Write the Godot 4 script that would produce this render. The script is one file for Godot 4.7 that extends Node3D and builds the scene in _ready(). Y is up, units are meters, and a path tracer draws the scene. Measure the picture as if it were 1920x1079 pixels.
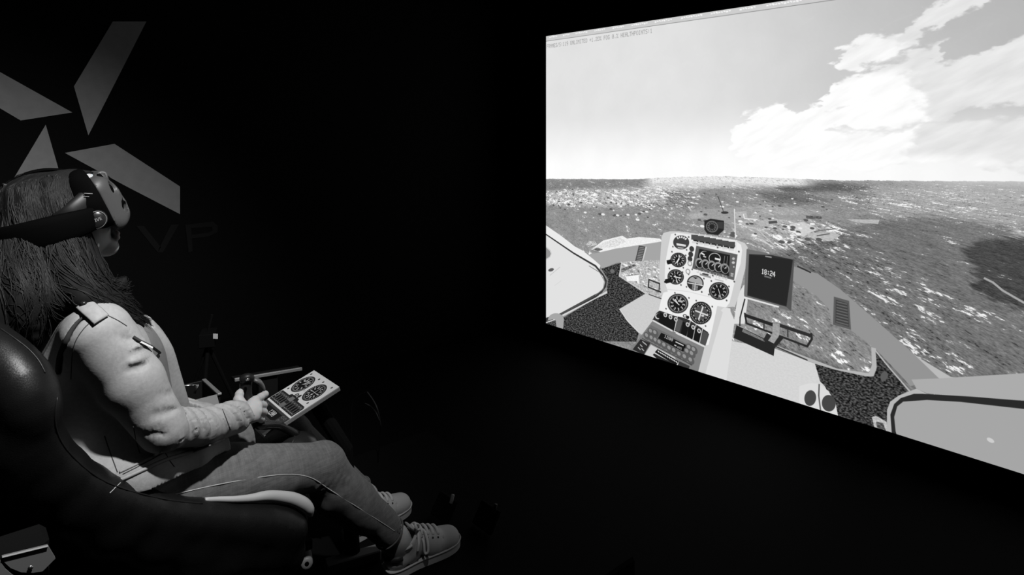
extends Node3D
# A dark flight-simulator room: a seated person wearing a headset before a big glowing screen.
# World: the screen wall faces +z, the person looks towards -z, y is up, metres.

var used := {}
var org := Vector3.ZERO            # base of the thing that is being built; its parts are stored relative to it
var rng := RandomNumberGenerator.new()
var M := {}


func numbered(called: String) -> String:
	var n: int = used.get(called, 0)
	used[called] = n + 1
	return called if n == 0 else "%s_%03d" % [called, n]


func thing(called: String, label: String, category: String, at: Vector3, group := "") -> Node3D:
	var o := Node3D.new()
	o.name = numbered(called)
	o.position = at
	org = at
	add_child(o, true)
	tag(o, label, category, group)
	return o


func tag(o: Node, label: String, category: String, group := "") -> void:
	o.set_meta("label", label)
	o.set_meta("category", category)
	if group != "":
		o.set_meta("group", group)


func part(called: String, m: Mesh, mat: Material, parent: Node, label := "") -> MeshInstance3D:
	var o := MeshInstance3D.new()
	o.name = called
	o.mesh = m
	o.material_override = mat
	o.cast_shadow = GeometryInstance3D.SHADOW_CASTING_SETTING_ON
	parent.add_child(o, true)
	if label != "":
		o.set_meta("label", label)
	return o


func struct(called: String, m: Mesh, mat: Material, label: String, category: String) -> MeshInstance3D:
	var o := part(called, m, mat, self)
	tag(o, label, category)
	o.set_meta("kind", "structure")
	return o


func grey(v: float) -> Color:      # a neutral colour from a linear reflectance
	return Color(v, v, v).linear_to_srgb()


func mat(v: float, rough: float, spec := 0.5, metal := 0.0) -> StandardMaterial3D:
	var m := StandardMaterial3D.new()
	m.albedo_color = grey(v)
	m.roughness = rough
	m.metallic_specular = spec
	m.metallic = metal
	m.cull_mode = BaseMaterial3D.CULL_DISABLED
	return m


func noise_tex(freq: float, lo: float, hi: float, oct := 4, seed_ := 1, as_normal := false) -> NoiseTexture2D:
	var n := FastNoiseLite.new()
	n.seed = seed_
	n.frequency = freq
	n.fractal_octaves = oct
	var t := NoiseTexture2D.new()
	t.width = 512
	t.height = 512
	t.seamless = true
	t.noise = n
	if as_normal:
		t.as_normal_map = true
		t.bump_strength = 4.0
	else:
		var g := Gradient.new()
		g.set_color(0, Color(lo, lo, lo))
		g.set_color(1, Color(hi, hi, hi))
		t.color_ramp = g
	return t


func tri(m: StandardMaterial3D, scale_: float) -> StandardMaterial3D:
	m.uv1_triplanar = true
	m.uv1_world_triplanar = true
	m.uv1_scale = Vector3.ONE * scale_
	return m


# ---------------------------------------------------------------- shapes
class Build:
	var st := SurfaceTool.new()
	var o: Vector3
	func _init(origin: Vector3) -> void:
		o = origin
		st.begin(Mesh.PRIMITIVE_TRIANGLES)
		st.set_smooth_group(-1)
	func tri3(a: Vector3, b: Vector3, c: Vector3) -> void:
		st.add_vertex(a - o); st.add_vertex(b - o); st.add_vertex(c - o)
	func quad(a: Vector3, b: Vector3, c: Vector3, d: Vector3) -> void:
		tri3(a, b, c); tri3(a, c, d)
	# a box given by its centre, three half-axes; the edges chamfered by c metres
	func box(p: Vector3, x: Vector3, y: Vector3, z: Vector3, c := 0.0) -> void:
		if c <= 0.0:
			for s in [1.0, -1.0]:
				for k in 3:
					var n: Vector3 = [x, y, z][k] * s
					var u: Vector3 = [y, z, x][k]
					var v: Vector3 = [z, x, y][k] * s
					quad(p + n - u - v, p + n + u - v, p + n + u + v, p + n - u + v) if x.cross(y).dot(z) < 0.0 else quad(p + n - u + v, p + n + u + v, p + n + u - v, p + n - u - v)
			return
		var ux := x.normalized() * c; var uy := y.normalized() * c; var uz := z.normalized() * c
		var pts := PackedVector3Array()
		for sx in [-1.0, 1.0]:
			for sy in [-1.0, 1.0]:
				for sz in [-1.0, 1.0]:
					var q: Vector3 = p + (x - ux) * sx + (y - uy) * sy + (z - uz) * sz
					pts.append(q + ux * sx); pts.append(q + uy * sy); pts.append(q + uz * sz)
		hull(pts, p)
	# a convex solid over few points, by brute force on planes
	func hull(pts: PackedVector3Array, mid: Vector3) -> void:
		var done := {}
		var n := pts.size()
		for i in n:
			for j in range(i + 1, n):
				for k in range(j + 1, n):
					var nn := (pts[j] - pts[i]).cross(pts[k] - pts[i])
					if nn.length() < 1e-10:
						continue
					nn = nn.normalized()
					if nn.dot(pts[i] - mid) < 0.0:
						nn = -nn
					var face := PackedInt32Array()
					var ok := true
					for m in n:
						var e := nn.dot(pts[m] - pts[i])
						if e > 1e-6:
							ok = false
							break
						if e > -1e-6:
							face.append(m)
					if not ok or done.has(face):
						continue
					done[face] = true
					var c := Vector3.ZERO
					for m in face:
						c += pts[m]
					c /= face.size()
					var u := (pts[face[0]] - c).normalized()
					var v := nn.cross(u)
					var order := Array(face)
					order.sort_custom(func(a, b): return atan2((pts[a] - c).dot(v), (pts[a] - c).dot(u)) > atan2((pts[b] - c).dot(v), (pts[b] - c).dot(u)))
					for m in range(1, order.size() - 1):
						tri3(pts[order[0]], pts[order[m]], pts[order[m + 1]])
	# a tube along points; radius one number or one per point; flat squashes it along the normal `up`
	func tube(pts: Array, radii, sides := 8, flat := 1.0, up = Vector3.ZERO, closed := false) -> void:
		var rings := []
		var n := pts.size()
		var last_n := Vector3.ZERO
		for i in n:
			var a: Vector3 = pts[(i - 1 + n) % n] if closed else pts[maxi(i - 1, 0)]
			var b: Vector3 = pts[(i + 1) % n] if closed else pts[mini(i + 1, n - 1)]
			var t := (b - a).normalized()
			var nn: Vector3 = up[i] if up is Array else up
			if nn == Vector3.ZERO:
				nn = last_n if last_n != Vector3.ZERO else (Vector3.UP if absf(t.y) < 0.9 else Vector3.RIGHT)
			nn = (nn - t * nn.dot(t)).normalized()
			last_n = nn
			var bb := t.cross(nn)
			var r: float = radii[i] if radii is Array or radii is PackedFloat32Array else radii
			var ring := PackedVector3Array()
			for k in sides:
				var an := TAU * k / sides
				ring.append(pts[i] + bb * cos(an) * r + nn * sin(an) * r * flat)
			rings.append(ring)
		for i in (n if closed else n - 1):
			var p: PackedVector3Array = rings[i]
			var q: PackedVector3Array = rings[(i + 1) % n]
			for k in sides:
				var l := (k + 1) % sides
				quad(p[k], q[k], q[l], p[l])
		if not closed:
			for k in range(1, sides - 1):
				tri3(rings[0][0], rings[0][k], rings[0][k + 1])
				tri3(rings[n - 1][0], rings[n - 1][k + 1], rings[n - 1][k])
	# revolve (radius, height) pairs about axis from p
	func lathe(p: Vector3, axis: Vector3, prof: Array, sides := 20) -> void:
		var t := axis.normalized()
		var u := t.cross(Vector3.UP if absf(t.y) < 0.9 else Vector3.RIGHT).normalized()
		var v := t.cross(u)
		for i in prof.size() - 1:
			for k in sides:
				var a := TAU * k / sides
				var b := TAU * (k + 1) / sides
				var da := u * cos(a) + v * sin(a)
				var db := u * cos(b) + v * sin(b)
				var p0: Vector2 = prof[i]
				var p1: Vector2 = prof[i + 1]
				quad(p + t * p0.y + db * p0.x, p + t * p1.y + db * p1.x, p + t * p1.y + da * p1.x, p + t * p0.y + da * p0.x)
	# extrude a flat outline (2-D, in axes u, v from p) along w, both faces and the sides
	func prism(p: Vector3, u: Vector3, v: Vector3, w: Vector3, outline: PackedVector2Array) -> void:
		var pts := outline
		if Geometry2D.is_polygon_clockwise(pts):
			pts = pts.duplicate()
			pts.reverse()
		var idx := Geometry2D.triangulate_polygon(pts)
		var flip := u.cross(v).dot(w) < 0.0
		for k in range(0, idx.size(), 3):
			var a := p + u * pts[idx[k]].x + v * pts[idx[k]].y
			var b := p + u * pts[idx[k + 1]].x + v * pts[idx[k + 1]].y
			var c := p + u * pts[idx[k + 2]].x + v * pts[idx[k + 2]].y
			if (b - a).cross(c - a).dot(u.cross(v)) < 0.0:
				var s := b
				b = c
				c = s
			if flip:
				tri3(a + w, b + w, c + w); tri3(a, c, b)
			else:
				tri3(a + w, c + w, b + w); tri3(a, b, c)
		for k in pts.size():
			var q := pts[(k + 1) % pts.size()]
			var a := p + u * pts[k].x + v * pts[k].y
			var b := p + u * q.x + v * q.y
			if flip:
				quad(a, b, b + w, a + w)
			else:
				quad(a, a + w, b + w, b)
	# a sheet of cloth of thickness t through rows of points, all rows equally long
	func sheet(rows: Array, t: float) -> void:
		var n := rows.size()
		var m: int = rows[0].size()
		var top := []
		var low := []
		for i in n:
			var a := []
			var c := []
			for k in m:
				var du: Vector3 = rows[mini(i + 1, n - 1)][k] - rows[maxi(i - 1, 0)][k]
				var dv: Vector3 = rows[i][mini(k + 1, m - 1)] - rows[i][maxi(k - 1, 0)]
				var nn := du.cross(dv).normalized() * t * 0.5
				a.append(rows[i][k] + nn)
				c.append(rows[i][k] - nn)
			top.append(a)
			low.append(c)
		for i in n - 1:
			for k in m - 1:
				quad(top[i][k], top[i][k + 1], top[i + 1][k + 1], top[i + 1][k])
				quad(low[i][k], low[i + 1][k], low[i + 1][k + 1], low[i][k + 1])
		for i in n - 1:
			quad(top[i][0], top[i + 1][0], low[i + 1][0], low[i][0])
			quad(top[i][m - 1], low[i][m - 1], low[i + 1][m - 1], top[i + 1][m - 1])
		for k in m - 1:
			quad(top[0][k], low[0][k], low[0][k + 1], top[0][k + 1])
			quad(top[n - 1][k], top[n - 1][k + 1], low[n - 1][k + 1], low[n - 1][k])
	func done(smooth := false) -> ArrayMesh:
		if smooth:
			st.set_smooth_group(0)
		st.index()
		st.generate_normals()
		return st.commit()
	func smooth() -> void:
		st.set_smooth_group(0)
	func flat() -> void:
		st.set_smooth_group(-1)


# ---------------------------------------------------------------- a sampled distance field, meshed as surface nets
class Field:
	var o: Vector3
	var h: float
	var nx: int
	var ny: int
	var nz: int
	var d := PackedFloat32Array()
	func _init(lo: Vector3, hi: Vector3, cell: float) -> void:
		o = lo
		h = cell
		nx = int((hi.x - lo.x) / cell) + 2
		ny = int((hi.y - lo.y) / cell) + 2
		nz = int((hi.z - lo.z) / cell) + 2
		d.resize(nx * ny * nz)
		d.fill(1.0)
	# tapered capsule joined by a smooth minimum of width k; wq = axis * (q - 1) squashes it along that axis; cut < 0 carves instead
	func cap(a: Vector3, b: Vector3, ra: float, rb: float, k := 0.01, wq := Vector3.ZERO, carve := false) -> void:
		var r := maxf(ra, rb) + k + 2.5 * h
		var lo := (a.min(b) - Vector3.ONE * r - o) / h
		var hi := (a.max(b) + Vector3.ONE * r - o) / h
		var x0 := maxi(0, int(lo.x)); var x1 := mini(nx - 1, int(hi.x) + 1)
		var y0 := maxi(0, int(lo.y)); var y1 := mini(ny - 1, int(hi.y) + 1)
		var z0 := maxi(0, int(lo.z)); var z1 := mini(nz - 1, int(hi.z) + 1)
		var squash := wq != Vector3.ZERO
		var q := wq.length() + 1.0
		var w := wq.normalized()
		var ab := b - a
		if squash:
			ab += w * (ab.dot(w) * (q - 1.0))
		var il := 1.0 / maxf(ab.length_squared(), 1e-9)
		var ik := 0.25 / maxf(k, 1e-6)
		for z in range(z0, z1 + 1):
			for y in range(y0, y1 + 1):
				var i := (z * ny + y) * nx + x0
				var p := Vector3(x0 * h, y * h, z * h) + o - a
				for x in range(x0, x1 + 1):
					var pp := p
					if squash:
						pp += w * (p.dot(w) * (q - 1.0))
					var t := clampf(pp.dot(ab) * il, 0.0, 1.0)
					var e := (pp - ab * t).length() - ra - (rb - ra) * t
					if squash:
						e /= 1.0 + (q - 1.0) * 0.5
					var c := d[i]
					if carve:
						e = -e
						var m := k - absf(c - e)
						d[i] = maxf(c, e) + (m * m * ik if m > 0.0 else 0.0)
					else:
						var m := k - absf(c - e)
						d[i] = minf(c, e) - (m * m * ik if m > 0.0 else 0.0)
					p.x += h
					i += 1
	# a box with rounded edges, joined by a smooth minimum
	func rbox(c: Vector3, bs: Basis, half: Vector3, r: float, k := 0.01) -> void:
		var ik := 0.25 / maxf(k, 1e-6)
		var reach := half.length() + r + k + 3.0 * h
		for z in nz:
			for y in ny:
				var i := (z * ny + y) * nx
				for x in nx:
					var p := Vector3(x * h, y * h, z * h) + o - c
					if p.length() < reach:
						var q := (p * bs).abs() - half
						var e := q.max(Vector3.ZERO).length() + minf(maxf(q.x, maxf(q.y, q.z)), 0.0) - r
						var m := k - absf(d[i] - e)
						d[i] = minf(d[i], e) - (m * m * ik if m > 0.0 else 0.0)
					i += 1
	func chain(pts: Array, radii: Array, k := 0.01, wq := Vector3.ZERO, carve := false) -> void:
		for i in pts.size() - 1:
			cap(pts[i], pts[i + 1], radii[mini(i, radii.size() - 1)], radii[mini(i + 1, radii.size() - 1)], k, wq, carve)
	# keep only the side where (p - at).n < 0
	func cut(at: Vector3, n: Vector3, k := 0.0, near := 9.0) -> void:
		var ik := 0.25 / maxf(k, 1e-6)
		for z in nz:
			for y in ny:
				var i := (z * ny + y) * nx
				var e := (Vector3(0, y * h, z * h) + o - at).dot(n)
				var s := n.x * h
				for x in nx:
					if d[i] < 0.5 and (near > 8.0 or (o + Vector3(x, y, z) * h - at).length() < near):
						var m := k - absf(d[i] - e)
						d[i] = maxf(d[i], e) + (m * m * ik if m > 0.0 else 0.0)
					e += s
					i += 1
	# hollow it out to a skin of thickness t
	func hollow(t: float) -> void:
		for i in d.size():
			if d[i] < -t * 0.3:
				d[i] = maxf(d[i], -d[i] - t)
	func value(p: Vector3) -> float:
		var q := (p - o) / h
		var x := clampi(int(q.x), 0, nx - 2); var y := clampi(int(q.y), 0, ny - 2); var z := clampi(int(q.z), 0, nz - 2)
		var f := q - Vector3(x, y, z)
		var i := (z * ny + y) * nx + x
		var s := ny * nx
		var a := lerpf(lerpf(d[i], d[i + 1], f.x), lerpf(d[i + nx], d[i + nx + 1], f.x), f.y)
		var b := lerpf(lerpf(d[i + s], d[i + s + 1], f.x), lerpf(d[i + s + nx], d[i + s + nx + 1], f.x), f.y)
		return lerpf(a, b, f.z)
	func slope(p: Vector3) -> Vector3:
		var e := h
		return Vector3(value(p + Vector3(e, 0, 0)) - value(p - Vector3(e, 0, 0)), value(p + Vector3(0, e, 0)) - value(p - Vector3(0, e, 0)), value(p + Vector3(0, 0, e)) - value(p - Vector3(0, 0, e))).normalized()
	func onto(p: Vector3, lift := 0.0) -> Vector3:
		for k in 4:
			p -= slope(p) * (value(p) - lift)
		return p
	# the skin's point on the line from p towards an eye outside it
	func meet(p: Vector3, eye: Vector3, lift := 0.0) -> Vector3:
		var u := (eye - p).normalized()
		var q := p + u * 0.16
		for k in 160:
			if value(q) < lift:
				for j in 3:
					q += u * clampf(lift - value(q), -0.002, 0.002)
				return q
			q -= u * 0.002
		return p
	# a wavelike fold: adds amp * profile along a line of points on the skin (positive lifts the skin)
	func fold(pts: Array, width: float, amp: float) -> void:
		for s in pts.size() - 1:
			var a: Vector3 = pts[s]
			var b: Vector3 = pts[s + 1]
			var r := width * 2.0
			var lo := (a.min(b) - Vector3.ONE * r - o) / h
			var hi := (a.max(b) + Vector3.ONE * r - o) / h
			var ab := b - a
			var il := 1.0 / maxf(ab.length_squared(), 1e-9)
			for z in range(maxi(0, int(lo.z)), mini(nz - 1, int(hi.z) + 1) + 1):
				for y in range(maxi(0, int(lo.y)), mini(ny - 1, int(hi.y) + 1) + 1):
					var x0 := maxi(0, int(lo.x))
					var i := (z * ny + y) * nx + x0
					for x in range(x0, mini(nx - 1, int(hi.x) + 1) + 1):
						if absf(d[i]) < width * 2.3:
							var p := Vector3(x * h, y * h, z * h) + o - a
							var t := p.dot(ab) * il
							if t > 0.0 and (t <= 1.0 or s == pts.size() - 2) or s == 0 and t <= 0.0:
								t = clampf(t, 0.0, 1.0)
								var e := (p - ab * t).length() / width
								if e < 2.0:
									var g := (t + s) / (pts.size() - 1)
									d[i] -= amp * exp(-e * e * 2.0) * smoothstep(0.0, 0.2, g + 0.05) * (1.0 - smoothstep(0.8, 1.0, g - 0.05))
						i += 1
	func ripple(n: FastNoiseLite, amp: float) -> void:
		for z in nz:
			for y in ny:
				var i := (z * ny + y) * nx
				for x in nx:
					if absf(d[i]) < h * 3.0:
						d[i] -= amp * n.get_noise_3d(o.x + x * h, o.y + y * h, o.z + z * h)
					i += 1
	func mesh(origin: Vector3, into: Array = []) -> ArrayMesh:
		var verts := PackedVector3Array()
		var norms := PackedVector3Array()
		var idx := PackedInt32Array()
		if into.size() == 3:
			verts = into[0]; norms = into[1]; idx = into[2]
		var ids := PackedInt32Array()
		ids.resize(d.size())
		ids.fill(-1)
		var s := nx * ny
		var off := [0, 1, nx, nx + 1, s, s + 1, s + nx, s + nx + 1]
		var edges := [[0, 1], [2, 3], [4, 5], [6, 7], [0, 2], [1, 3], [4, 6], [5, 7], [0, 4], [1, 5], [2, 6], [3, 7]]
		var lim := 5.0 * h
		for z in nz - 1:
			for y in ny - 1:
				var i := (z * ny + y) * nx - 1
				for x in nx - 1:
					i += 1
					if d[i] > lim or d[i] < -lim:
						continue
					var v := [d[i], d[i + 1], d[i + nx], d[i + nx + 1], d[i + s], d[i + s + 1], d[i + s + nx], d[i + s + nx + 1]]
					var neg := 0
					for e in v:
						if e < 0.0:
							neg += 1
					if neg == 0 or neg == 8:
						continue
					var p := Vector3.ZERO
					var n := 0
					for e in edges:
						var a: float = v[e[0]]
						var b: float = v[e[1]]
						if (a < 0.0) != (b < 0.0):
							var t := a / (a - b)
							var ca := Vector3(e[0] & 1, (e[0] >> 1) & 1, e[0] >> 2)
							var cb := Vector3(e[1] & 1, (e[1] >> 1) & 1, e[1] >> 2)
							p += ca.lerp(cb, t)
							n += 1
					p /= n
					var g := Vector3(v[1] + v[3] + v[5] + v[7] - v[0] - v[2] - v[4] - v[6], v[2] + v[3] + v[6] + v[7] - v[0] - v[1] - v[4] - v[5], v[4] + v[5] + v[6] + v[7] - v[0] - v[1] - v[2] - v[3])
					ids[i] = verts.size()
					verts.append(o + (Vector3(x, y, z) + p) * h - origin)
					norms.append(g.normalized())
		for z in range(1, nz - 1):
			for y in range(1, ny - 1):
				for x in range(1, nx - 1):
					var i := (z * ny + y) * nx + x
					if ids[i] < 0:
						continue
					var a := d[i] < 0.0
					for k in 3:
						var st: int = [1, nx, s][k]
						if (d[i + st] < 0.0) == a:
							continue
						var u: int = [nx, s, 1][k]
						var w: int = [s, 1, nx][k]
						var q0 := ids[i]; var q1 := ids[i - u]; var q2 := ids[i - u - w]; var q3 := ids[i - w]
						if q0 < 0 or q1 < 0 or q2 < 0 or q3 < 0:
							continue
						if a:
							idx.append_array([q0, q2, q1, q0, q3, q2])
						else:
							idx.append_array([q0, q1, q2, q0, q2, q3])
		var arr := []
		arr.resize(Mesh.ARRAY_MAX)
		arr[Mesh.ARRAY_VERTEX] = verts
		arr[Mesh.ARRAY_NORMAL] = norms
		arr[Mesh.ARRAY_INDEX] = idx
		if into.size() == 3:
			into[0] = verts; into[1] = norms; into[2] = idx
		var m := ArrayMesh.new()
		m.add_surface_from_arrays(Mesh.PRIMITIVE_TRIANGLES, arr)
		return m


func curve(pts: Array, n: int) -> Array:      # a smooth line through the points
	var out := []
	var c := pts.size()
	for i in n:
		var t := float(i) / (n - 1) * (c - 1)
		var k := mini(int(t), c - 2)
		out.append((pts[k] as Vector3).cubic_interpolate(pts[k + 1], pts[maxi(k - 1, 0)], pts[mini(k + 2, c - 1)], t - k))
	return out


func _ready() -> void:
	rng.seed = 7
	var cam := Camera3D.new()
	cam.name = "camera"
	cam.position = Vector3(0, 1.45, 0)
	cam.rotation = Vector3(0, atan2(0.752, 0.659), 0)
	cam.projection = Camera3D.PROJECTION_FRUSTUM
	cam.near = 0.05
	cam.far = 50.0
	cam.size = 1079.0 / 1250.0 * 0.05
	cam.frustum_offset = Vector2(0, -298.5 / 1250.0 * 0.05)
	add_child(cam)
	cam.current = true
	var env := Environment.new()
	env.background_mode = Environment.BG_COLOR
	env.background_color = Color.BLACK
	env.tonemap_mode = Environment.TONE_MAPPER_LINEAR
	env.tonemap_exposure = 1.0
	env.sdfgi_enabled = true
	env.ssao_enabled = true
	env.ssil_enabled = true
	var we := WorldEnvironment.new()
	we.name = "world_environment"
	we.environment = env
	add_child(we)
	ceiling_lamp(Vector3(-0.60, 2.80, -0.60), Vector3(-2.40, 0.78, 0.06))
	materials()
	room()
	projection_screen()
	wall_emblem()
	simulator()
	racing_seat()
	person()
	headset()


# ---------------------------------------------------------------- pictures shown on the screen and printed on the board
class Canvas:
	var w: int
	var h: int
	var px := PackedFloat32Array()
	var grain := PackedFloat32Array()      # 256 x 256 noise, -1 to 1
	func _init(ww: int, hh: int, v := 0.0) -> void:
		w = ww
		h = hh
		px.resize(w * h)
		px.fill(v)
	# fill a polygon (x, y pairs), edges smoothed; tone 0 to 255; rough adds grain
	func poly(p: Array, tone: float, rough := 0.0, k := 1.0, alpha := 1.0) -> void:
		var n := p.size() / 2
		var y0 := 1e9
		var y1 := -1e9
		var x0 := 1e9
		var x1 := -1e9
		for i in n:
			x0 = minf(x0, p[2 * i] * k); x1 = maxf(x1, p[2 * i] * k)
			y0 = minf(y0, p[2 * i + 1] * k); y1 = maxf(y1, p[2 * i + 1] * k)
		var lx := maxi(0, int(floor(x0)))
		var rx := mini(w - 1, int(ceil(x1)))
		if rx < lx:
			return
		var diff := PackedFloat32Array()
		diff.resize(rx - lx + 4)
		var v := tone / 255.0
		for y in range(maxi(0, int(floor(y0))), mini(h - 1, int(ceil(y1))) + 1):
			diff.fill(0.0)
			var any := false
			for s in 4:
				var yy := y + (s + 0.5) * 0.25
				var xs := []
				for i in n:
					var j := (i + 1) % n
					var ay: float = p[2 * i + 1] * k
					var by: float = p[2 * j + 1] * k
					if (ay <= yy) != (by <= yy):
						xs.append(lerpf(p[2 * i] * k, p[2 * j] * k, (yy - ay) / (by - ay)))
				xs.sort()
				for q in range(0, xs.size() - 1, 2):
					var a := clampf(xs[q] - lx, 0.0, rx - lx + 1.0)
					var b := clampf(xs[q + 1] - lx, 0.0, rx - lx + 1.0)
					if b <= a:
						continue
					any = true
					var ia := int(a); var fa := a - ia
					diff[ia] += 0.25 * (1.0 - fa); diff[ia + 1] += 0.25 * fa
					var ib := int(b); var fb := b - ib
					diff[ib] -= 0.25 * (1.0 - fb); diff[ib + 1] -= 0.25 * fb
			if not any:
				continue
			var c := 0.0
			var at := y * w + lx
			for x in rx - lx + 1:
				c += diff[x]
				if c > 0.003:
					var t := v
					if rough != 0.0:
						t += rough * grain[(y & 255) * 256 + (((x + lx) * 5 / 8) & 255)]
					px[at + x] = lerpf(px[at + x], t, minf(c, 1.0) * alpha)
	func line(p: Array, wide: float, tone: float) -> void:
		for i in range(0, p.size() - 2, 2):
			var a := Vector2(p[i], p[i + 1])
			var b := Vector2(p[i + 2], p[i + 3])
			var n := (b - a).normalized() * wide * 0.5
			var m := Vector2(-n.y, n.x)
			a -= n * 0.5
			b += n * 0.5
			poly([a.x + m.x, a.y + m.y, b.x + m.x, b.y + m.y, b.x - m.x, b.y - m.y, a.x - m.x, a.y - m.y], tone)
	# ellipse: centre and two radius vectors, scaled by k
	func oval(e: Array, k: float, tone: float, a0 := 0.0, a1 := TAU) -> void:
		var p := []
		var n := 28
		for i in (n if a1 - a0 > 6.2 else n + 1):
			var t := a0 + (a1 - a0) * i / n
			p.append(e[0] + (e[2] * cos(t) + e[4] * sin(t)) * k)
			p.append(e[1] + (e[3] * cos(t) + e[5] * sin(t)) * k)
		poly(p, tone)
	func at(e: Array, ang: float, r: float) -> Array:
		return [e[0] + (e[2] * cos(ang) + e[4] * sin(ang)) * r, e[1] + (e[3] * cos(ang) + e[5] * sin(ang)) * r]
	func hand(e: Array, ang: float, r0: float, r1: float, wide: float, tone: float) -> void:
		line(at(e, ang, r0) + at(e, ang, r1), wide, tone)
	# a round instrument: rim, black face, ticks, blocks for figures, hands
	func dial(e: Array, ticks: int, figures: int, hands: Array, from := 0.0, to := TAU, tone := 230.0) -> void:
		oval(e, 1.0, 60)
		oval(e, 0.93, 28)
		var size := Vector2(e[2], e[3]).length()
		for i in ticks:
			var a := from + (to - from) * i / ticks
			hand(e, a, 0.78, 0.88, maxf(1.2, size * 0.045), tone * 0.8)
		for i in figures:
			var a := from + (to - from) * i / figures
			hand(e, a, 0.48, 0.66, maxf(2.0, size * 0.13), tone * 0.86)
			hand(e, a + 0.07, 0.52, 0.6, maxf(1.2, size * 0.06), 40)
		for g in hands:
			hand(e, g[0], g[1], g[2], maxf(1.5, size * g[3]), tone)
	# small capitals, each five by seven cells; o = left foot, u = step right per cell, v = step up per cell
	func text(s: String, o: Vector2, u: Vector2, v: Vector2, tone: float) -> void:
		for ch in s:
			var g: Array = FONT.get(ch, [])
			for r in g.size():
				for c in 5:
					if (g[r] >> (4 - c)) & 1:
						var a := o + u * c + v * (6 - r)
						var b := a + u * 1.06
						var d := a + v * 1.06
						var e := b + v * 1.06
						poly([a.x, a.y, b.x, b.y, e.x, e.y, d.x, d.y], tone)
			o += u * 6.0
	func blur(n: int) -> void:
		for pass_ in n:
			var q := px.duplicate()
			for y in h:
				var yu := maxi(y - 1, 0) * w
				var yd := mini(y + 1, h - 1) * w
				for x in w:
					var i := y * w + x
					q[i] = (px[i] * 2.0 + px[y * w + maxi(x - 1, 0)] + px[y * w + mini(x + 1, w - 1)] + px[yu + x] + px[yd + x]) / 6.0
			px = q
	func sample(x: float, y: float) -> float:
		x = clampf(x, 0.0, w - 1.01)
		y = clampf(y, 0.0, h - 1.01)
		var i := int(y) * w + int(x)
		var fx := x - int(x)
		return lerpf(lerpf(px[i], px[i + 1], fx), lerpf(px[i + w], px[i + w + 1], fx), y - int(y))
	func texture() -> ImageTexture:
		var b := PackedByteArray()
		b.resize(w * h)
		for i in w * h:
			b[i] = int(clampf(px[i], 0.0, 1.0) * 255.0 + 0.5)
		return ImageTexture.create_from_image(Image.create_from_data(w, h, false, Image.FORMAT_L8, b))
	const FONT := {"0": [14, 17, 19, 21, 25, 17, 14], "1": [4, 12, 4, 4, 4, 4, 14], "2": [14, 17, 1, 6, 8, 16, 31], "3": [14, 17, 1, 6, 1, 17, 14], "4": [2, 6, 10, 18, 31, 2, 2], "5": [31, 16, 30, 1, 1, 17, 14],
		"6": [14, 16, 30, 17, 17, 17, 14], "7": [31, 1, 2, 4, 8, 8, 8], "8": [14, 17, 17, 14, 17, 17, 14], "9": [14, 17, 17, 15, 1, 1, 14], "A": [14, 17, 17, 31, 17, 17, 17], "D": [30, 17, 17, 17, 17, 17, 30],
		"E": [31, 16, 16, 30, 16, 16, 31], "F": [31, 16, 16, 30, 16, 16, 16], "G": [15, 16, 16, 19, 17, 17, 15], "H": [17, 17, 17, 31, 17, 17, 17], "I": [14, 4, 4, 4, 4, 4, 14], "L": [16, 16, 16, 16, 16, 16, 31],
		"M": [17, 27, 21, 21, 17, 17, 17], "N": [17, 25, 21, 21, 19, 17, 17], "O": [14, 17, 17, 17, 17, 17, 14], "P": [30, 17, 17, 30, 16, 16, 16], "R": [30, 17, 17, 30, 20, 18, 17], "S": [15, 16, 16, 14, 1, 1, 30],
		"T": [31, 4, 4, 4, 4, 4, 4], "U": [17, 17, 17, 17, 17, 17, 14], "V": [17, 17, 17, 17, 17, 10, 4], "Y": [17, 17, 10, 4, 4, 4, 4], "%": [25, 26, 2, 4, 8, 11, 19], "+": [0, 4, 4, 31, 4, 4, 0], ":": [0, 4, 4, 0, 4, 4, 0], "/": [1, 1, 2, 4, 8, 16, 16], ".": [0, 0, 0, 0, 0, 4, 4]}


func noise_field(size: int, freq: float, oct: int, seed_: int) -> PackedFloat32Array:
	var n := FastNoiseLite.new()
	n.noise_type = FastNoiseLite.TYPE_SIMPLEX_SMOOTH
	n.seed = seed_
	n.frequency = freq
	n.fractal_octaves = oct
	var im := n.get_seamless_image(size, size, false, false, 0.1, true)
	im.convert(Image.FORMAT_RF)
	var b := im.get_data().to_float32_array()
	for i in b.size():
		b[i] = clampf((b[i] - 0.5) * 2.0, -1.0, 1.0)
	return b


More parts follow.
